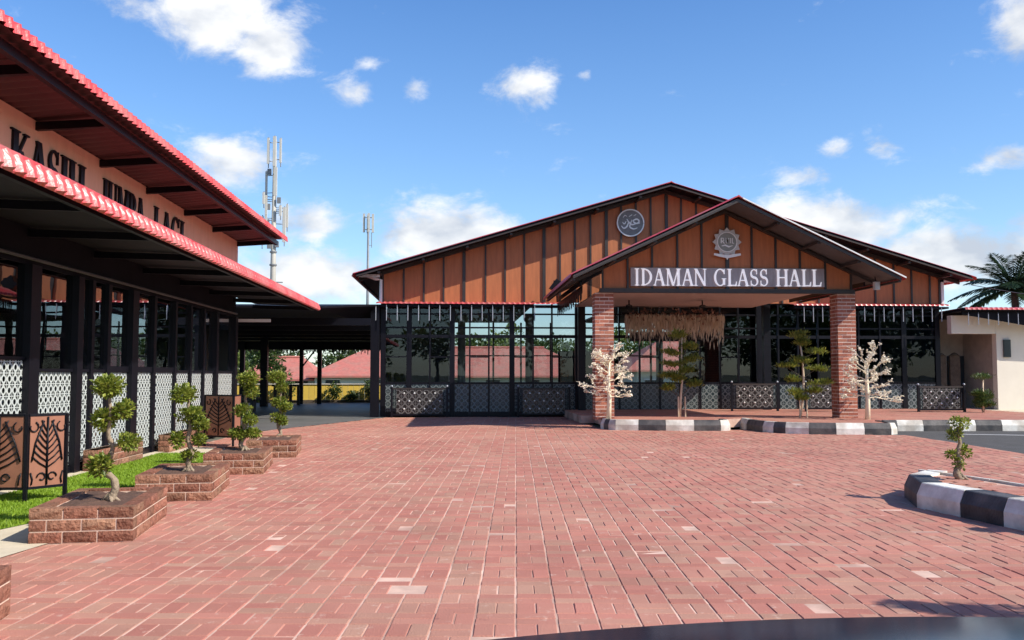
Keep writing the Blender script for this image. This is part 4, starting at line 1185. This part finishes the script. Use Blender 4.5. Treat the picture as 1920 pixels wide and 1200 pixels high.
stuff(q.build('flower_heads', 'wine_flower', fl))
q = MB(); q.tube([(5.0, 27.62, 3.2), (8.25, 27.62, 3.2)], .025, 6)
for x in (5.3, 6.7, 8.0): q.tube([(x, 27.62, 3.2), (x, 27.62, 3.42)], .008, 5)
q.build('hanging_rail', 'black_steel', fl)

# hanging light tubes along the canopy edge
ORD = ['first', 'second', 'third', 'fourth', 'fifth', 'sixth', 'seventh', 'eighth', 'ninth', 'tenth', 'eleventh', 'twelfth', 'thirteenth', 'fourteenth', 'fifteenth', 'sixteenth', 'seventeenth', 'eighteenth']
def tubes(xs, y, z, ln, where, gname):
    for i, x in enumerate(xs):
        q = MB(); q.tube([(x, y, z), (x, y, z - .05)], .006, 5); q.tube([(x, y, z - .05), (x, y, z - ln)], .013, 6)
        o = q.build('light_tube', 'tube'); recentre(o); tag(o, ORD[i] + ' light tube from the left under ' + where, 'light tube', gname)
tubes([-2.55 + .327 * i for i in range(16)], 28.02, 3.46, .48, 'the canopy edge of the hall over the railings', 'light tubes along the hall canopy beside the lattice doors')
tubes([10.9 + .30 * i for i in range(4)], 28.02, 3.46, .48, 'the canopy edge behind the half shaded pillar', 'light tubes behind the half shaded pillar')
tubes([12.55 + .315 * i for i in range(10)], 28.02, 3.46, .46, 'the dark end of the hall canopy', 'light tubes over the dark end of the hall')
tubes([15.8 + .32 * i for i in range(9)], 27.22, 3.24, .38, 'the red eave of the cream building', 'light tubes along the cream building eave')

# loudspeaker and floodlight
q = MB(); q.prism([(-.24, -.05), (.05, -.24), (.24, .02), (-.02, .24)], lambda u, v, d: (3.05 + u, 27.9 + d, 4.06 + v), 0, .3)
o = thing('loudspeaker', 'black box loudspeaker tilted on the hall canopy against the brown boards', 'loudspeaker', (3.05, 28.0, 3.6))
q.build('cabinet', 'black_steel', o); q = MB(); q.tube([(3.05, 28.2, 4.0), (3.1, 28.4, 3.62)], .025, 6); q.build('bracket', 'black_steel', o)
q = MB(); q.prism([(-.15, -.17), (.12, -.20), (.16, .14), (-.11, .18)], lambda u, v, d: (3.045 + u, 27.895 + d, 4.06 + v), -.006, 0); q.build('grille', 'dark_soffit', o)
o = thing('floodlight', 'small grey floodlight at the lower tip of the portico roof over the asphalt side', 'floodlight', (10.35, 21.9, 3.4))
q = MB(); q.box(10.28, 21.8, 3.42, 10.42, 21.9, 3.62); q.build('housing', 'silver', o); q = MB(); q.box(10.30, 21.794, 3.44, 10.40, 21.799, 3.60); q.build('lens', 'lamp_glass', o); q = MB(); q.tube([(10.35, 21.86, 3.62), (10.35, 21.95, 3.78)], .015, 5); q.build('bracket', 'black_steel', o)

# ------------------------------------------------------------------ patterned railings
def railing(x0, x1, y, z, h, label):
    t = thing('patterned_railing', label, 'railing', ((x0 + x1) / 2, y, z), 'studded lattice railings in front of the hall')
    for x in (x0, x1):
        q = MB(); q.box(x - .03, y - .03, z, x + .03, y + .03, z + h); q.build('post', 'black_steel', t)
        q = MB(); q.ball((x, y, z + h + .03), .034, 8, 5); q.build('knob', 'tube', t, True)
    q = MB(); q.box(x0 + .03, y - .02, z + h - .07, x1 - .03, y + .02, z + h - .02); q.build('top_rail', 'batten', t)
    q = MB(); q.box(x0 + .03, y - .02, z + .06, x1 - .03, y + .02, z + .11); q.build('bottom_rail', 'black_steel', t)
    q = MB(); q.box(x0 + .14, y - .008, z + .112, x1 - .14, y + .008, z + h - .072); q.build('lattice_panel', 'lattice', t)
    for x in (x0 + .06, x0 + .11, x1 - .11, x1 - .06):
        q = MB(); q.box(x - .008, y - .008, z + .11, x + .008, y + .008, z + h - .07); q.build('bar', 'black_steel', t)
    nx = max(2, int((x1 - x0 - .3) / .32))
    for r_ in range(3):
        for k in range(nx + (r_ % 2)):
            x = x0 + .22 + (x1 - x0 - .44) * (k + (0 if r_ % 2 else .5)) / nx
            q = MB(); q.lathe((x, y - .012, z + .26 + r_ * (h - .45) / 2), [(.001, -.032), (.032, 0), (.001, .032)], 6); q.build('stud', 'white_paint', t)
    return t
railing(-2.05, -.35, 28.2, .0, .93, 'studded lattice railing at the corner of the hall beside the covered walkway')
railing(1.85, 3.45, 28.2, .0, .93, 'studded lattice railing between the teal doors and the dark porch column')
railing(8.2, 9.6, 26.9, .22, .85, 'studded lattice railing between the two topiaries')
railing(10.35, 11.7, 26.6, .22, .85, 'studded lattice railing behind the half shaded brick pillar')
railing(13.55, 14.95, 26.1, .20, .80, 'studded lattice railing at the dark end of the hall beside the cream building')

# ------------------------------------------------------------------ covered walkway between the buildings
CW = thing('covered_walkway', 'dark covered walkway between the salmon building and the glass hall', 'shelter', (-6, 30, 0))
q = MB(); q.add([(-9, 23.3, 3.05), (-3.55, 23.8, 3.05), (-2.45, 28.35, 3.45), (-2.45, 41.2, 2.75), (-14, 41.2, 2.75), (-14, 23.3, 3.05),
                 (-9, 23.3, 3.10), (-3.55, 23.8, 3.10), (-2.45, 28.35, 3.50), (-2.45, 41.2, 2.80), (-14, 41.2, 2.80), (-14, 23.3, 3.10)],
                [(0, 1, 2, 3, 4, 5), (11, 10, 9, 8, 7, 6), (0, 6, 7, 1), (1, 7, 8, 2), (2, 8, 9, 3), (3, 9, 10, 4), (4, 10, 11, 5), (5, 11, 6, 0)]); q.build('roof', 'dark_soffit', CW)
q = MB(); q.box(-14, 41.1, 2.42, -2.4, 41.2, 2.75); q.build('rear_fascia', 'black_steel', CW)
for y in (26, 29, 32, 35, 38): q = MB(); q.box(-14, y - .05, 2.72, -2.5, y + .05, 2.92); q.build('beam', 'black_steel', CW)
q = MB(); rr = random.Random(12)
for k in range(230):
    x = -13.5 + k * .048; h = rr.uniform(.02, .22) * (1 if k % 3 else .4); q.box(x, 41.05, 2.42 - h, x + rr.uniform(.02, .05), 41.07, 2.43)
stuff(q.build('fringe', 'black_steel', CW))
for (x, y, w) in ((-9.6, 41, .2), (-8.0, 38, .28), (-7.0, 41, .16), (-6.2, 41, .18), (-11.5, 41, .2), (-13, 41, .2), (-10.5, 36, .2)):
    q = MB(); q.box(x - w / 2, y - w / 2, 0, x + w / 2, y + w / 2, 2.8); q.build('post', 'black_steel', CW)
q = MB(); q.bar((-7.0, 40.95, 1.6), (-6.4, 40.95, 2.4), .06, .06); q.build('brace', 'black_steel', CW)
q = MB(); q.box(-2.72, 28.2, 0, -2.46, 28.46, 3.46); q.build('post', 'black_steel', CW)
o = thing('timber_rack', 'low dark slatted rack standing on the walkway floor', 'rack', (-7.4, 39.5, 0))
for k in range(4): q = MB(); q.box(-7.9 + k * .33, 39.4, 0, -7.78 + k * .33, 39.5, .85); q.build('upright', 'dark_bark', o)
for z in (.1, .8): q = MB(); q.box(-8.0, 39.51, z, -6.7, 39.56, z + .08); q.build('rail', 'dark_bark', o)
o = thing('planter_bench', 'dark low bench under the covered walkway', 'bench', (-8.3, 33, 0))
q = MB(); q.box(-9.6, 32.6, .42, -7.1, 33.2, .50); q.build('seat', 'interior', o)
for x in (-9.4, -7.3): q = MB(); q.box(x - .06, 32.7, 0, x + .06, 33.1, .42); q.build('leg', 'interior', o)

# ------------------------------------------------------------------ cream building at the far right
AN = thing('cream_building', 'cream rendered building with a recessed porch and red edged roof beside the glass hall', 'building', (18, 28, 0))
q = MB(); q.box(17.15, 28.0, .2, 26, 28.25, 3.2); q.build('front_wall', 'cream', AN)
q = MB(); q.box(15.68, 28.0, 2.62, 17.145, 28.25, 3.2); q.build('lintel_wall', 'cream', AN)
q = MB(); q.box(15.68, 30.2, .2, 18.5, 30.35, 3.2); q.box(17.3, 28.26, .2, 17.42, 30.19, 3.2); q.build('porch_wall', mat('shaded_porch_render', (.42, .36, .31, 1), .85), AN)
q = MB(); q.box(16.72, 30.12, .7, 17.28, 30.198, 1.95); q.build('window', 'window', AN)
q = MB(); q.box(16.99, 30.10, .7, 17.01, 30.118, 1.95); q.build('window_bar', 'white_paint', AN)
for (x, l) in ((15.72, .42), (16.28, .34)):
    q = MB(); q.box(x, 29.2, .2, x + l, 29.28, 1.95); q.lathe((x + l / 2, 29.24, 1.95), [(l * .42, 0), (l * .3, .06), (.02, .10)], 10); q.build('carved_door', 'dark_bark', AN)
q = MB(); q.add([(15.66, 27.2, 3.36), (30, 27.2, 3.36), (30, 34, 3.20), (15.66, 34, 3.20), (15.66, 27.2, 3.30), (30, 27.2, 3.30), (30, 34, 3.12), (15.66, 34, 3.12)], [(0, 1, 2, 3), (7, 6, 5, 4), (0, 4, 5, 1), (1, 5, 6, 2), (2, 6, 7, 3), (3, 7, 4, 0)]); q.build('roof_deck', 'dark_soffit', AN)
corrugated('roof_sheet', 'red_roof', AN, 15.68, 30, [(34, 3.24, 1), (27.24, 3.40, 1), (27.16, 3.37, 1), (27.15, 3.33, 1)], .16, .018, 'x')
q = MB(); q.prism([(15.70, 3.20), (15.70, 3.29), (24, 3.29), (24, 2.5), (18.0, 2.82)], FY(0), 27.4, 27.46); q.build('gutter_board', 'dark_soffit', AN)
q = MB(); q.box(17.36, 27.93, 1.87, 17.58, 27.995, 2.43); o = q.build('wall_lantern', 'window'); recentre(o); tag(o, 'black box lantern on the cream wall beside the recessed porch', 'lantern')
q = MB()
for y in (21.6,): q.box(15.2, 25.0, .2, 15.2, 25.0, .2)
# palm behind it
def palm(loc, label, h, seed, n=32, ln=2.7):
    rr = random.Random(seed); t = thing('palm_tree', label, 'palm', loc); L0 = Vector(loc)
    q = MB(); q.tube([L0, L0 + Vector((.1, 0, h * .5)), L0 + Vector((0, 0, h))], [.2, .16, .14], 10); q.build('trunk', 'dark_bark', t, True)
    top = L0 + Vector((0, 0, h))
    for k in range(n):
        a = k * 2.399 + rr.uniform(-.2, .2); e = 1.25 - 1.45 * (k / n); l = ln * rr.uniform(.8, 1.1); q = MB(); pts = []
        for s in range(11):
            f = s / 10; r_ = l * f; drop = (.55 + .3 * (k / n)) * f * f * l * .55
            pts.append(top + Vector((math.cos(a) * r_ * math.cos(e), math.sin(a) * r_ * math.cos(e), r_ * math.sin(e) - drop)))
        q.tube(pts, [.03 - .025 * s / 10 for s in range(11)], 5)
        for s in range(1, 56):
            f = s / 55; i = min(int(f * 10), 9); p = pts[i].lerp(pts[i + 1], f * 10 - i); d = (pts[i + 1] - pts[i]).normalized(); sd = d.cross(Vector((0, 0, 1))).normalized()
            w = .55 * math.sin(math.pi * min(1, f * .85 + .12)) + .1
            for g in (-1, 1): q.leaf(p, d * .7 + sd * g * .9 + Vector((0, 0, -.25 + rr.uniform(-.2, .1))), (0, 0, 1), w * rr.uniform(.8, 1.1), .075)
        q.build('frond', 'palm_leaf', t)
    return t
palm((23.2, 36.5, 0), 'dark palm rising behind the roof of the cream building', 4.9, 31)

# ------------------------------------------------------------------ behind: fence, houses, trees, masts
YF = thing('yellow_fence', 'low yellow board fence along the back of the site', 'fence', (0, 43.2, 0))
x = -13.0
while x < 16:
    q = MB(); q.box(x + .006, 43.2, .12, x + .254, 43.23, .84 + rnd.uniform(-.003, .003)); q.build('fence_board', 'yellow', YF); x += .26
q = MB(); q.box(-13, 43.15, -.02, 16, 43.29, .115); q.build('plinth', 'dark_bark', YF)
q = MB(); q.box(-13, 43.16, .845, 16, 43.27, .885); q.build('coping', 'cream', YF)
for k in range(9): q = MB(); q.box(-12.9 + k * 3.2, 43.13, .116, -12.82 + k * 3.2, 43.148, .9); q.build('fence_post', 'mast_steel', YF)


def shrub(loc, label, r, h, seed, leaf='tree_leaf'):
    rr = random.Random(seed); t = thing('shrub', label, 'shrub', loc, 'shrubs before the yellow fence'); L0 = Vector(loc); q = MB()
    for k in range(5): q.tube([L0, L0 + Vector((rr.uniform(-r, r) * .6, rr.uniform(-.1, .1), h * rr.uniform(.5, .9)))], [.02, .008], 5)
    q.build('stem', 'dark_bark', t); q = MB()
    for k in range(8): pad(q, L0 + Vector((rr.uniform(-r, r) * .7, rr.uniform(-.15, .15), h * rr.uniform(.25, .95))), r * .4, r * .3, h * .2, 70, .10, rr)
    q.build('foliage', leaf, t)
for i, (x, r, h) in enumerate(((-12.2, .4, .8), (-9.2, .35, .75), (-8.0, .5, 1.0), (-5.75, .55, .85), (-5.0, .35, .5), (-4.15, .5, 1.0), (1.3, .4, .7), (2.4, .5, .8), (3.6, .4, .7), (7.3, .4, .8), (8.2, .35, .6))):
    shrub((x, 42.85, .0), ORD[i] + ' shrub from the left before the yellow fence past the covered walkway' if x < 0 else ORD[i - 6] + ' shrub from the left before the yellow fence seen through the hall', r, h, 50 + i)


def house(name, label, x0, x1, y0, y1, ze, zr, hip, wall='house_wall'):
    t = thing(name, label, 'house', ((x0 + x1) / 2, y0, 0), 'houses behind the yellow fence')
    q = MB(); q.box(x0 + .5, y0 + .5, -.03, x1 - .5, y1 - .5, ze + .02); q.build('wall', wall, t)
    ym = (y0 + y1) / 2; q = MB()
    q.add([(x0, y0, ze), (x1, y0, ze), (x1, y1, ze), (x0, y1, ze), (x0 + hip, ym, zr), (x1 - hip, ym, zr), (x0, y0, ze - .12), (x1, y0, ze - .12), (x1, y1, ze - .12), (x0, y1, ze - .12)],
          [(0, 1, 5, 4), (1, 2, 5), (2, 3, 4, 5), (3, 0, 4), (6, 7, 1, 0), (7, 8, 2, 1), (8, 9, 3, 2), (9, 6, 0, 3), (9, 8, 7, 6)]); q.build('roof', 'house_roof', t)
    q = MB(); q.tube([(x0 + hip, ym, zr + .03), (x1 - hip, ym, zr + .03)], .10, 6); q.build('ridge_tiles', 'house_roof', t)
    k = 0; x = x0 + 1.2
    while x < x1 - 1.6:
        q = MB(); q.box(x, y0 + .46, .15, x + .9, y0 + .498, .95); f = q.build('window', 'window', t); q = MB(); q.box(x - .06, y0 + .44, .95, x + .96, y0 + .499, 1.02); q.build('frame', 'white_paint', f)
        x += 2.6
    return t
house('tiled_house', 'long low house with a red tiled roof behind the yellow fence', -9.8, 9.5, 59, 68, 1.22, 3.15, 3.5)
house('tiled_house', 'smaller red roofed house at the end of the row past the white mast', -14.6, -9.0, 60, 66, 1.0, 2.45, 1.6)
house('tiled_house', 'red roofed house far behind seen through the porch glass', 10.5, 24, 56, 66, 1.6, 3.6, 3)
house('tiled_house', 'grey fronted house behind the small trees past the walkway posts', -26, -16.6, 62, 70, 2.2, 3.6, 2)


def tree(loc, label, h, r, seed, leaf='tree_leaf', n=1500, size=.28, group='trees behind the site', spread=.8):
    rr = random.Random(seed); t = thing('leafy_tree', label, 'tree', loc, group); L0 = Vector(loc); q = MB()
    q.tube([L0, L0 + Vector((rr.uniform(-.1, .1), 0, h * .45)), L0 + Vector((rr.uniform(-.2, .2), 0, h * .8))], [h * .03, h * .022, h * .01], 8)
    cl = []
    for k in range(9):
        a = k * 2.4; z = h * (.42 + .5 * rr.random()); c = L0 + Vector((math.cos(a) * r * rr.uniform(.2, .8), math.sin(a) * r * rr.uniform(.2, .8), z)); cl.append(c)
        q.tube([L0 + Vector((0, 0, h * .38 + .02 * k)), L0.lerp(c, .6) + Vector((0, 0, h * .2)), c], [h * .012, h * .008, h * .004], 5)
    q.build('trunk', 'dark_bark', t, True); q = MB()
    for c in cl: pad(q, c, r * .5, r * .5, h * .15, n // 9, size, rr)
    q.build('crown', leaf, t); return t
rr = random.Random(77)
tl = ['dark bushy tree behind the red roofed houses', 'mid green tree behind the red roofed houses', 'pale green tree behind the red roofed houses']
for i in range(18):
    x = -34 + i * 3.4 + rr.uniform(-1, 1); k = i % 3
    tree((x, 76 + rr.uniform(-4, 6), -.03), ORD[i] + ' tree from the left in the row behind the red roofed houses', rr.uniform(3.6, 5.0), rr.uniform(1.8, 2.6), 100 + i, ('tree_leaf', 'tree_leaf', 'pale_leaf')[k], 1300, .36)
tree((-11.2, 46.0, -.03), 'slender pale green tree past the walkway posts by the shop front', 3.2, .9, 201, 'pale_leaf', 1500, .16)
tree((-13.2, 47.5, -.03), 'bushy bright green tree left of the white mast foot', 3.0, 1.3, 202, 'pale_leaf', 2000, .18)
tree((-10.0, 48.0, -.03), 'dark leaved tree beside the white mast foot', 3.0, 1.0, 203, 'tree_leaf', 1700, .18)
tree((-15.5, 50, -.03), 'wide green tree behind the shop front corner', 3.6, 1.6, 204, 'tree_leaf', 1800, .2)

for i in range(7):
    tree((23 + (i % 2) * 3, -12 + i * 4.6, -.03), ORD[i] + ' tree from the road end in the row along the right side of the site', rr.uniform(4.2, 6), rr.uniform(1.8, 2.5), 300 + i, ('tree_leaf', 'pale_leaf')[i % 2], 900, .4, 'trees along the right side of the site')
for i in range(14):  # unseen trees added to block the bright sky from the hall glass reflections
    tree((-30 + i * 5.2 + (i % 3), -24 - (i % 2) * 5, -.03), ORD[i] + ' added tree from the left end of the unseen row behind the car', rr.uniform(6.5, 9.5), rr.uniform(2.6, 3.4), 400 + i, ('tree_leaf', 'tree_leaf', 'pale_leaf')[i % 3], 1100, .5, 'added unseen trees behind the car')
MT = thing('antenna_mast', 'tall white telecom mast crowded with panel antennas', 'mast', (-14.2, 70, -.03))
q = MB(); q.tube([(-14.2, 70, -.03), (-14.2, 70, 9), (-14.2, 70, 19.4)], [.30, .21, .12], 14); q.build('pole', 'mast', MT, True)
for z in (3.5, 5.2, 6.9, 8.2, 9.6, 10.6): q = MB(); q.lathe((-14.2, 70, z), [(.40 - z * .012, 0), (.40 - z * .012, .12)], 12); q.build('flange', 'mast_steel', MT)
q = MB(); q.bar((-15.0, 69.7, 8.3), (-13.4, 69.7, 8.3), .08, .08); q.build('cross_arm', 'mast_steel', MT); q = MB(); q.bar((-14.2, 69.2, 8.45), (-14.2, 70.8, 8.45), .08, .08); q.build('cross_arm', 'mast_steel', MT)
for (dx, dy, z0, ln, w) in ((-.42, -.35, 17.4, 2.0, .26), (.08, -.5, 17.2, 2.3, .34), (.42, .1, 17.6, 1.9, .24), (.18, -.45, 14.9, 2.2, .34), (-.55, -.2, 13.0, 2.0, .26), (-.62, .1, 15.0, 1.9, .24), (-.85, -.1, 11.2, 2.2, .28), (-.5, -.4, 12.0, 1.4, .24), (.82, -.1, 11.4, 2.7, .34), (.95, .3, 12.6, 1.8, .24), (-.1, .5, 15.5, 2.0, .26), (-.72, -.35, 14.3, .9, .24), (.55, -.3, 13.4, .8, .28)):
    q = MB(); x, y = -14.2 + dx, 70 + dy; w *= .8; q.prism([(-w / 2, -.06), (w / 2, -.06), (w / 2 * .8, -.13), (-w / 2 * .8, -.13)], lambda u, v, d: (x + u, y + v, d), z0, z0 + ln); q.box(x - w / 2 + .03, y - .059, z0 + .1, x + w / 2 - .03, y + .02, z0 + ln - .1); a = q.build('panel_antenna', 'antenna', MT)
    q = MB(); q.tube([(x, y + .07, z0 - .3), (x, y + .07, z0 + ln + .1)], .04, 6)
    for z in (z0 + .25, z0 + ln - .3): q.bar((x, y + .07, z), (-14.2, 70, z), .05, .05)
    q.build('bracket', 'mast_steel', a)
for (dx, z) in ((-.45, 12.7), (-.4, 13.9), (.4, 14.4), (-.35, 16.6), (.3, 11.0), (-.3, 10.9)):
    q = MB(); q.box(-14.2 + dx - .14, 69.72, z, -14.2 + dx + .14, 69.9, z + .45); q.build('radio_unit', 'mast_steel', MT)
M2 = thing('antenna_mast', 'slim distant telecom mast with one antenna cluster over the hall eave', 'mast', (-12, 120, -.03))
q = MB(); q.tube([(-12, 120, -.03), (-12, 120, 22)], [.24, .13], 10); q.build('pole', 'mast_steel', M2, True)
for (dx, dy) in ((-.55, -.2), (.1, -.5), (.6, 0), (-.1, .5)):
    q = MB(); q.box(-12 + dx - .15, 120 + dy - .1, 20.0, -12 + dx + .15, 120 + dy + .1, 22.5); q.build('panel_antenna', 'antenna', M2)
for z in (20.4, 22): q = MB(); q.bar((-12.6, 120, z), (-11.4, 120, z), .1, .1); q.bar((-12, 119.4, z), (-12, 120.6, z), .1, .1); q.build('bracket', 'mast_steel', M2)
q = MB(); q.tube([(-11.55, 120, 18.0), (-11.55, 120, 20)], .05, 5); q.bar((-11.55, 120, 18.3), (-12, 120, 18.3), .05, .05); q.build('whip', 'mast_steel', M2)
# electric stay wires near the eaves
q = MB(); q.tube([(16.5, 28.2, 4.2), (19, 29.5, 4.05), (23, 32, 4.25)], .012, 4); o = q.build('cable', 'black_steel'); tag(recentre(o), 'thin black cable running from the hall eave towards the palm', 'cable')

# ------------------------------------------------------------------ the car whose bonnet shows along the bottom edge
CAR = thing('parked_car', 'dark blue car whose glossy bonnet edge shows along the bottom of the view', 'car', (.75, .3, 0))
def bonnet_z(x, y):
    u = (x - .75) / .88
    return .922 - .028 * u * u - .05 * max(0, (y - .9)) ** 1.3 - .02 * max(0, y - 1.3) ** 2
q = MB(); NX, NY = 24, 12
for j in range(NY + 1):
    for i in range(NX + 1):
        u = -1 + 2 * i / NX; y = .75 + .95 * j / NY - .07 * u * u * (j / NY); x = .80 + .88 * u * (1 - .06 * j / NY); q.v.append((x, y, bonnet_z(x, y)))
q.f += [(j * (NX + 1) + i, j * (NX + 1) + i + 1, (j + 1) * (NX + 1) + i + 1, (j + 1) * (NX + 1) + i) for j in range(NY) for i in range(NX)]
q.build('bonnet', 'car_paint', CAR, True)
# body shell under the bonnet
secs = [(1.80, .80, .30, .62), (1.74, .86, .24, .72), (1.2, .90, .20, .78), (.4, .91, .20, .80), (-1.2, .91, .20, .80), (-2.4, .89, .22, .80), (-2.75, .82, .30, .70)]
q = MB()
for (y, hw, zb, zt) in secs:
    for (fx, fz) in ((-1, 0), (-1.02, .5), (-1, .86), (-.93, 1), (.93, 1), (1, .86), (1.02, .5), (1, 0)): q.v.append((.75 + hw * fx, y, zb + (zt - zb) * fz))
for i in range(len(secs) - 1):
    for k in range(8):
        if k == 3 and 1 <= i <= 4: continue
        q.f.append((i * 8 + k, (i + 1) * 8 + k, (i + 1) * 8 + (k + 1) % 8, i * 8 + (k + 1) % 8))
q.f.append(tuple(range(8))); q.f.append(tuple(range(48, 56))[::-1]); q.build('body', 'car_paint', CAR, True)
q = MB(); q.prism([(-.02, .70), (.74, .70), (.74, .83), (.55, .85), (-.02, .83)], lambda u, v, d: (d, u, v), -.05, 1.55); q.build('dashboard', 'dash', CAR)
for s in (-1, 1):
    q = MB(); q.box(.75 + s * .72 - .13, 1.70, .62, .75 + s * .72 + .13, 1.80, .76); q.build('headlight', 'lamp_glass', CAR)
    for y in (1.05, -1.7):
        q = MB(); x0 = .75 + s * .80
        for (r_, w0) in ((.32, .10),):
            ring = [(math.cos(k * .3927) * r_, math.sin(k * .3927) * r_) for k in range(16)]
            q.prism(ring, lambda u, v, d: (x0 + d, y + u, .32 + v), -.1, .1)
        wv_ = q.build('wheel', 'rubber', CAR); q = MB(); q.prism([(math.cos(k * .3927) * .2, math.sin(k * .3927) * .2) for k in range(16)], lambda u, v, d: (x0 + d, y + u, .32 + v), s * .101, s * .112); q.build('rim', 'silver', wv_)

# tall clipped shrub on the kerb bed, past the edge of the picture: its shadow lies across the paving
rr = random.Random(31); t = thing('tall_shrub', 'tall narrow shrub on the striped kerb bed', 'shrub', (5.62, 3.62, .235)); L0 = Vector((5.62, 3.62, .235))
q = MB(); q.tube([L0, L0 + Vector((0, 0, 2.5))], [.05, .015], 8); q.build('trunk', 'bark', t); q = MB()
for k in range(14): pad(q, L0 + Vector((rr.uniform(-.1, .1), rr.uniform(-.1, .1), .5 + k * .155)), .26 * (1 - k / 20), .26 * (1 - k / 20), .2, 260, .06, rr)
q.build('foliage', 'bonsai_leaf', t)
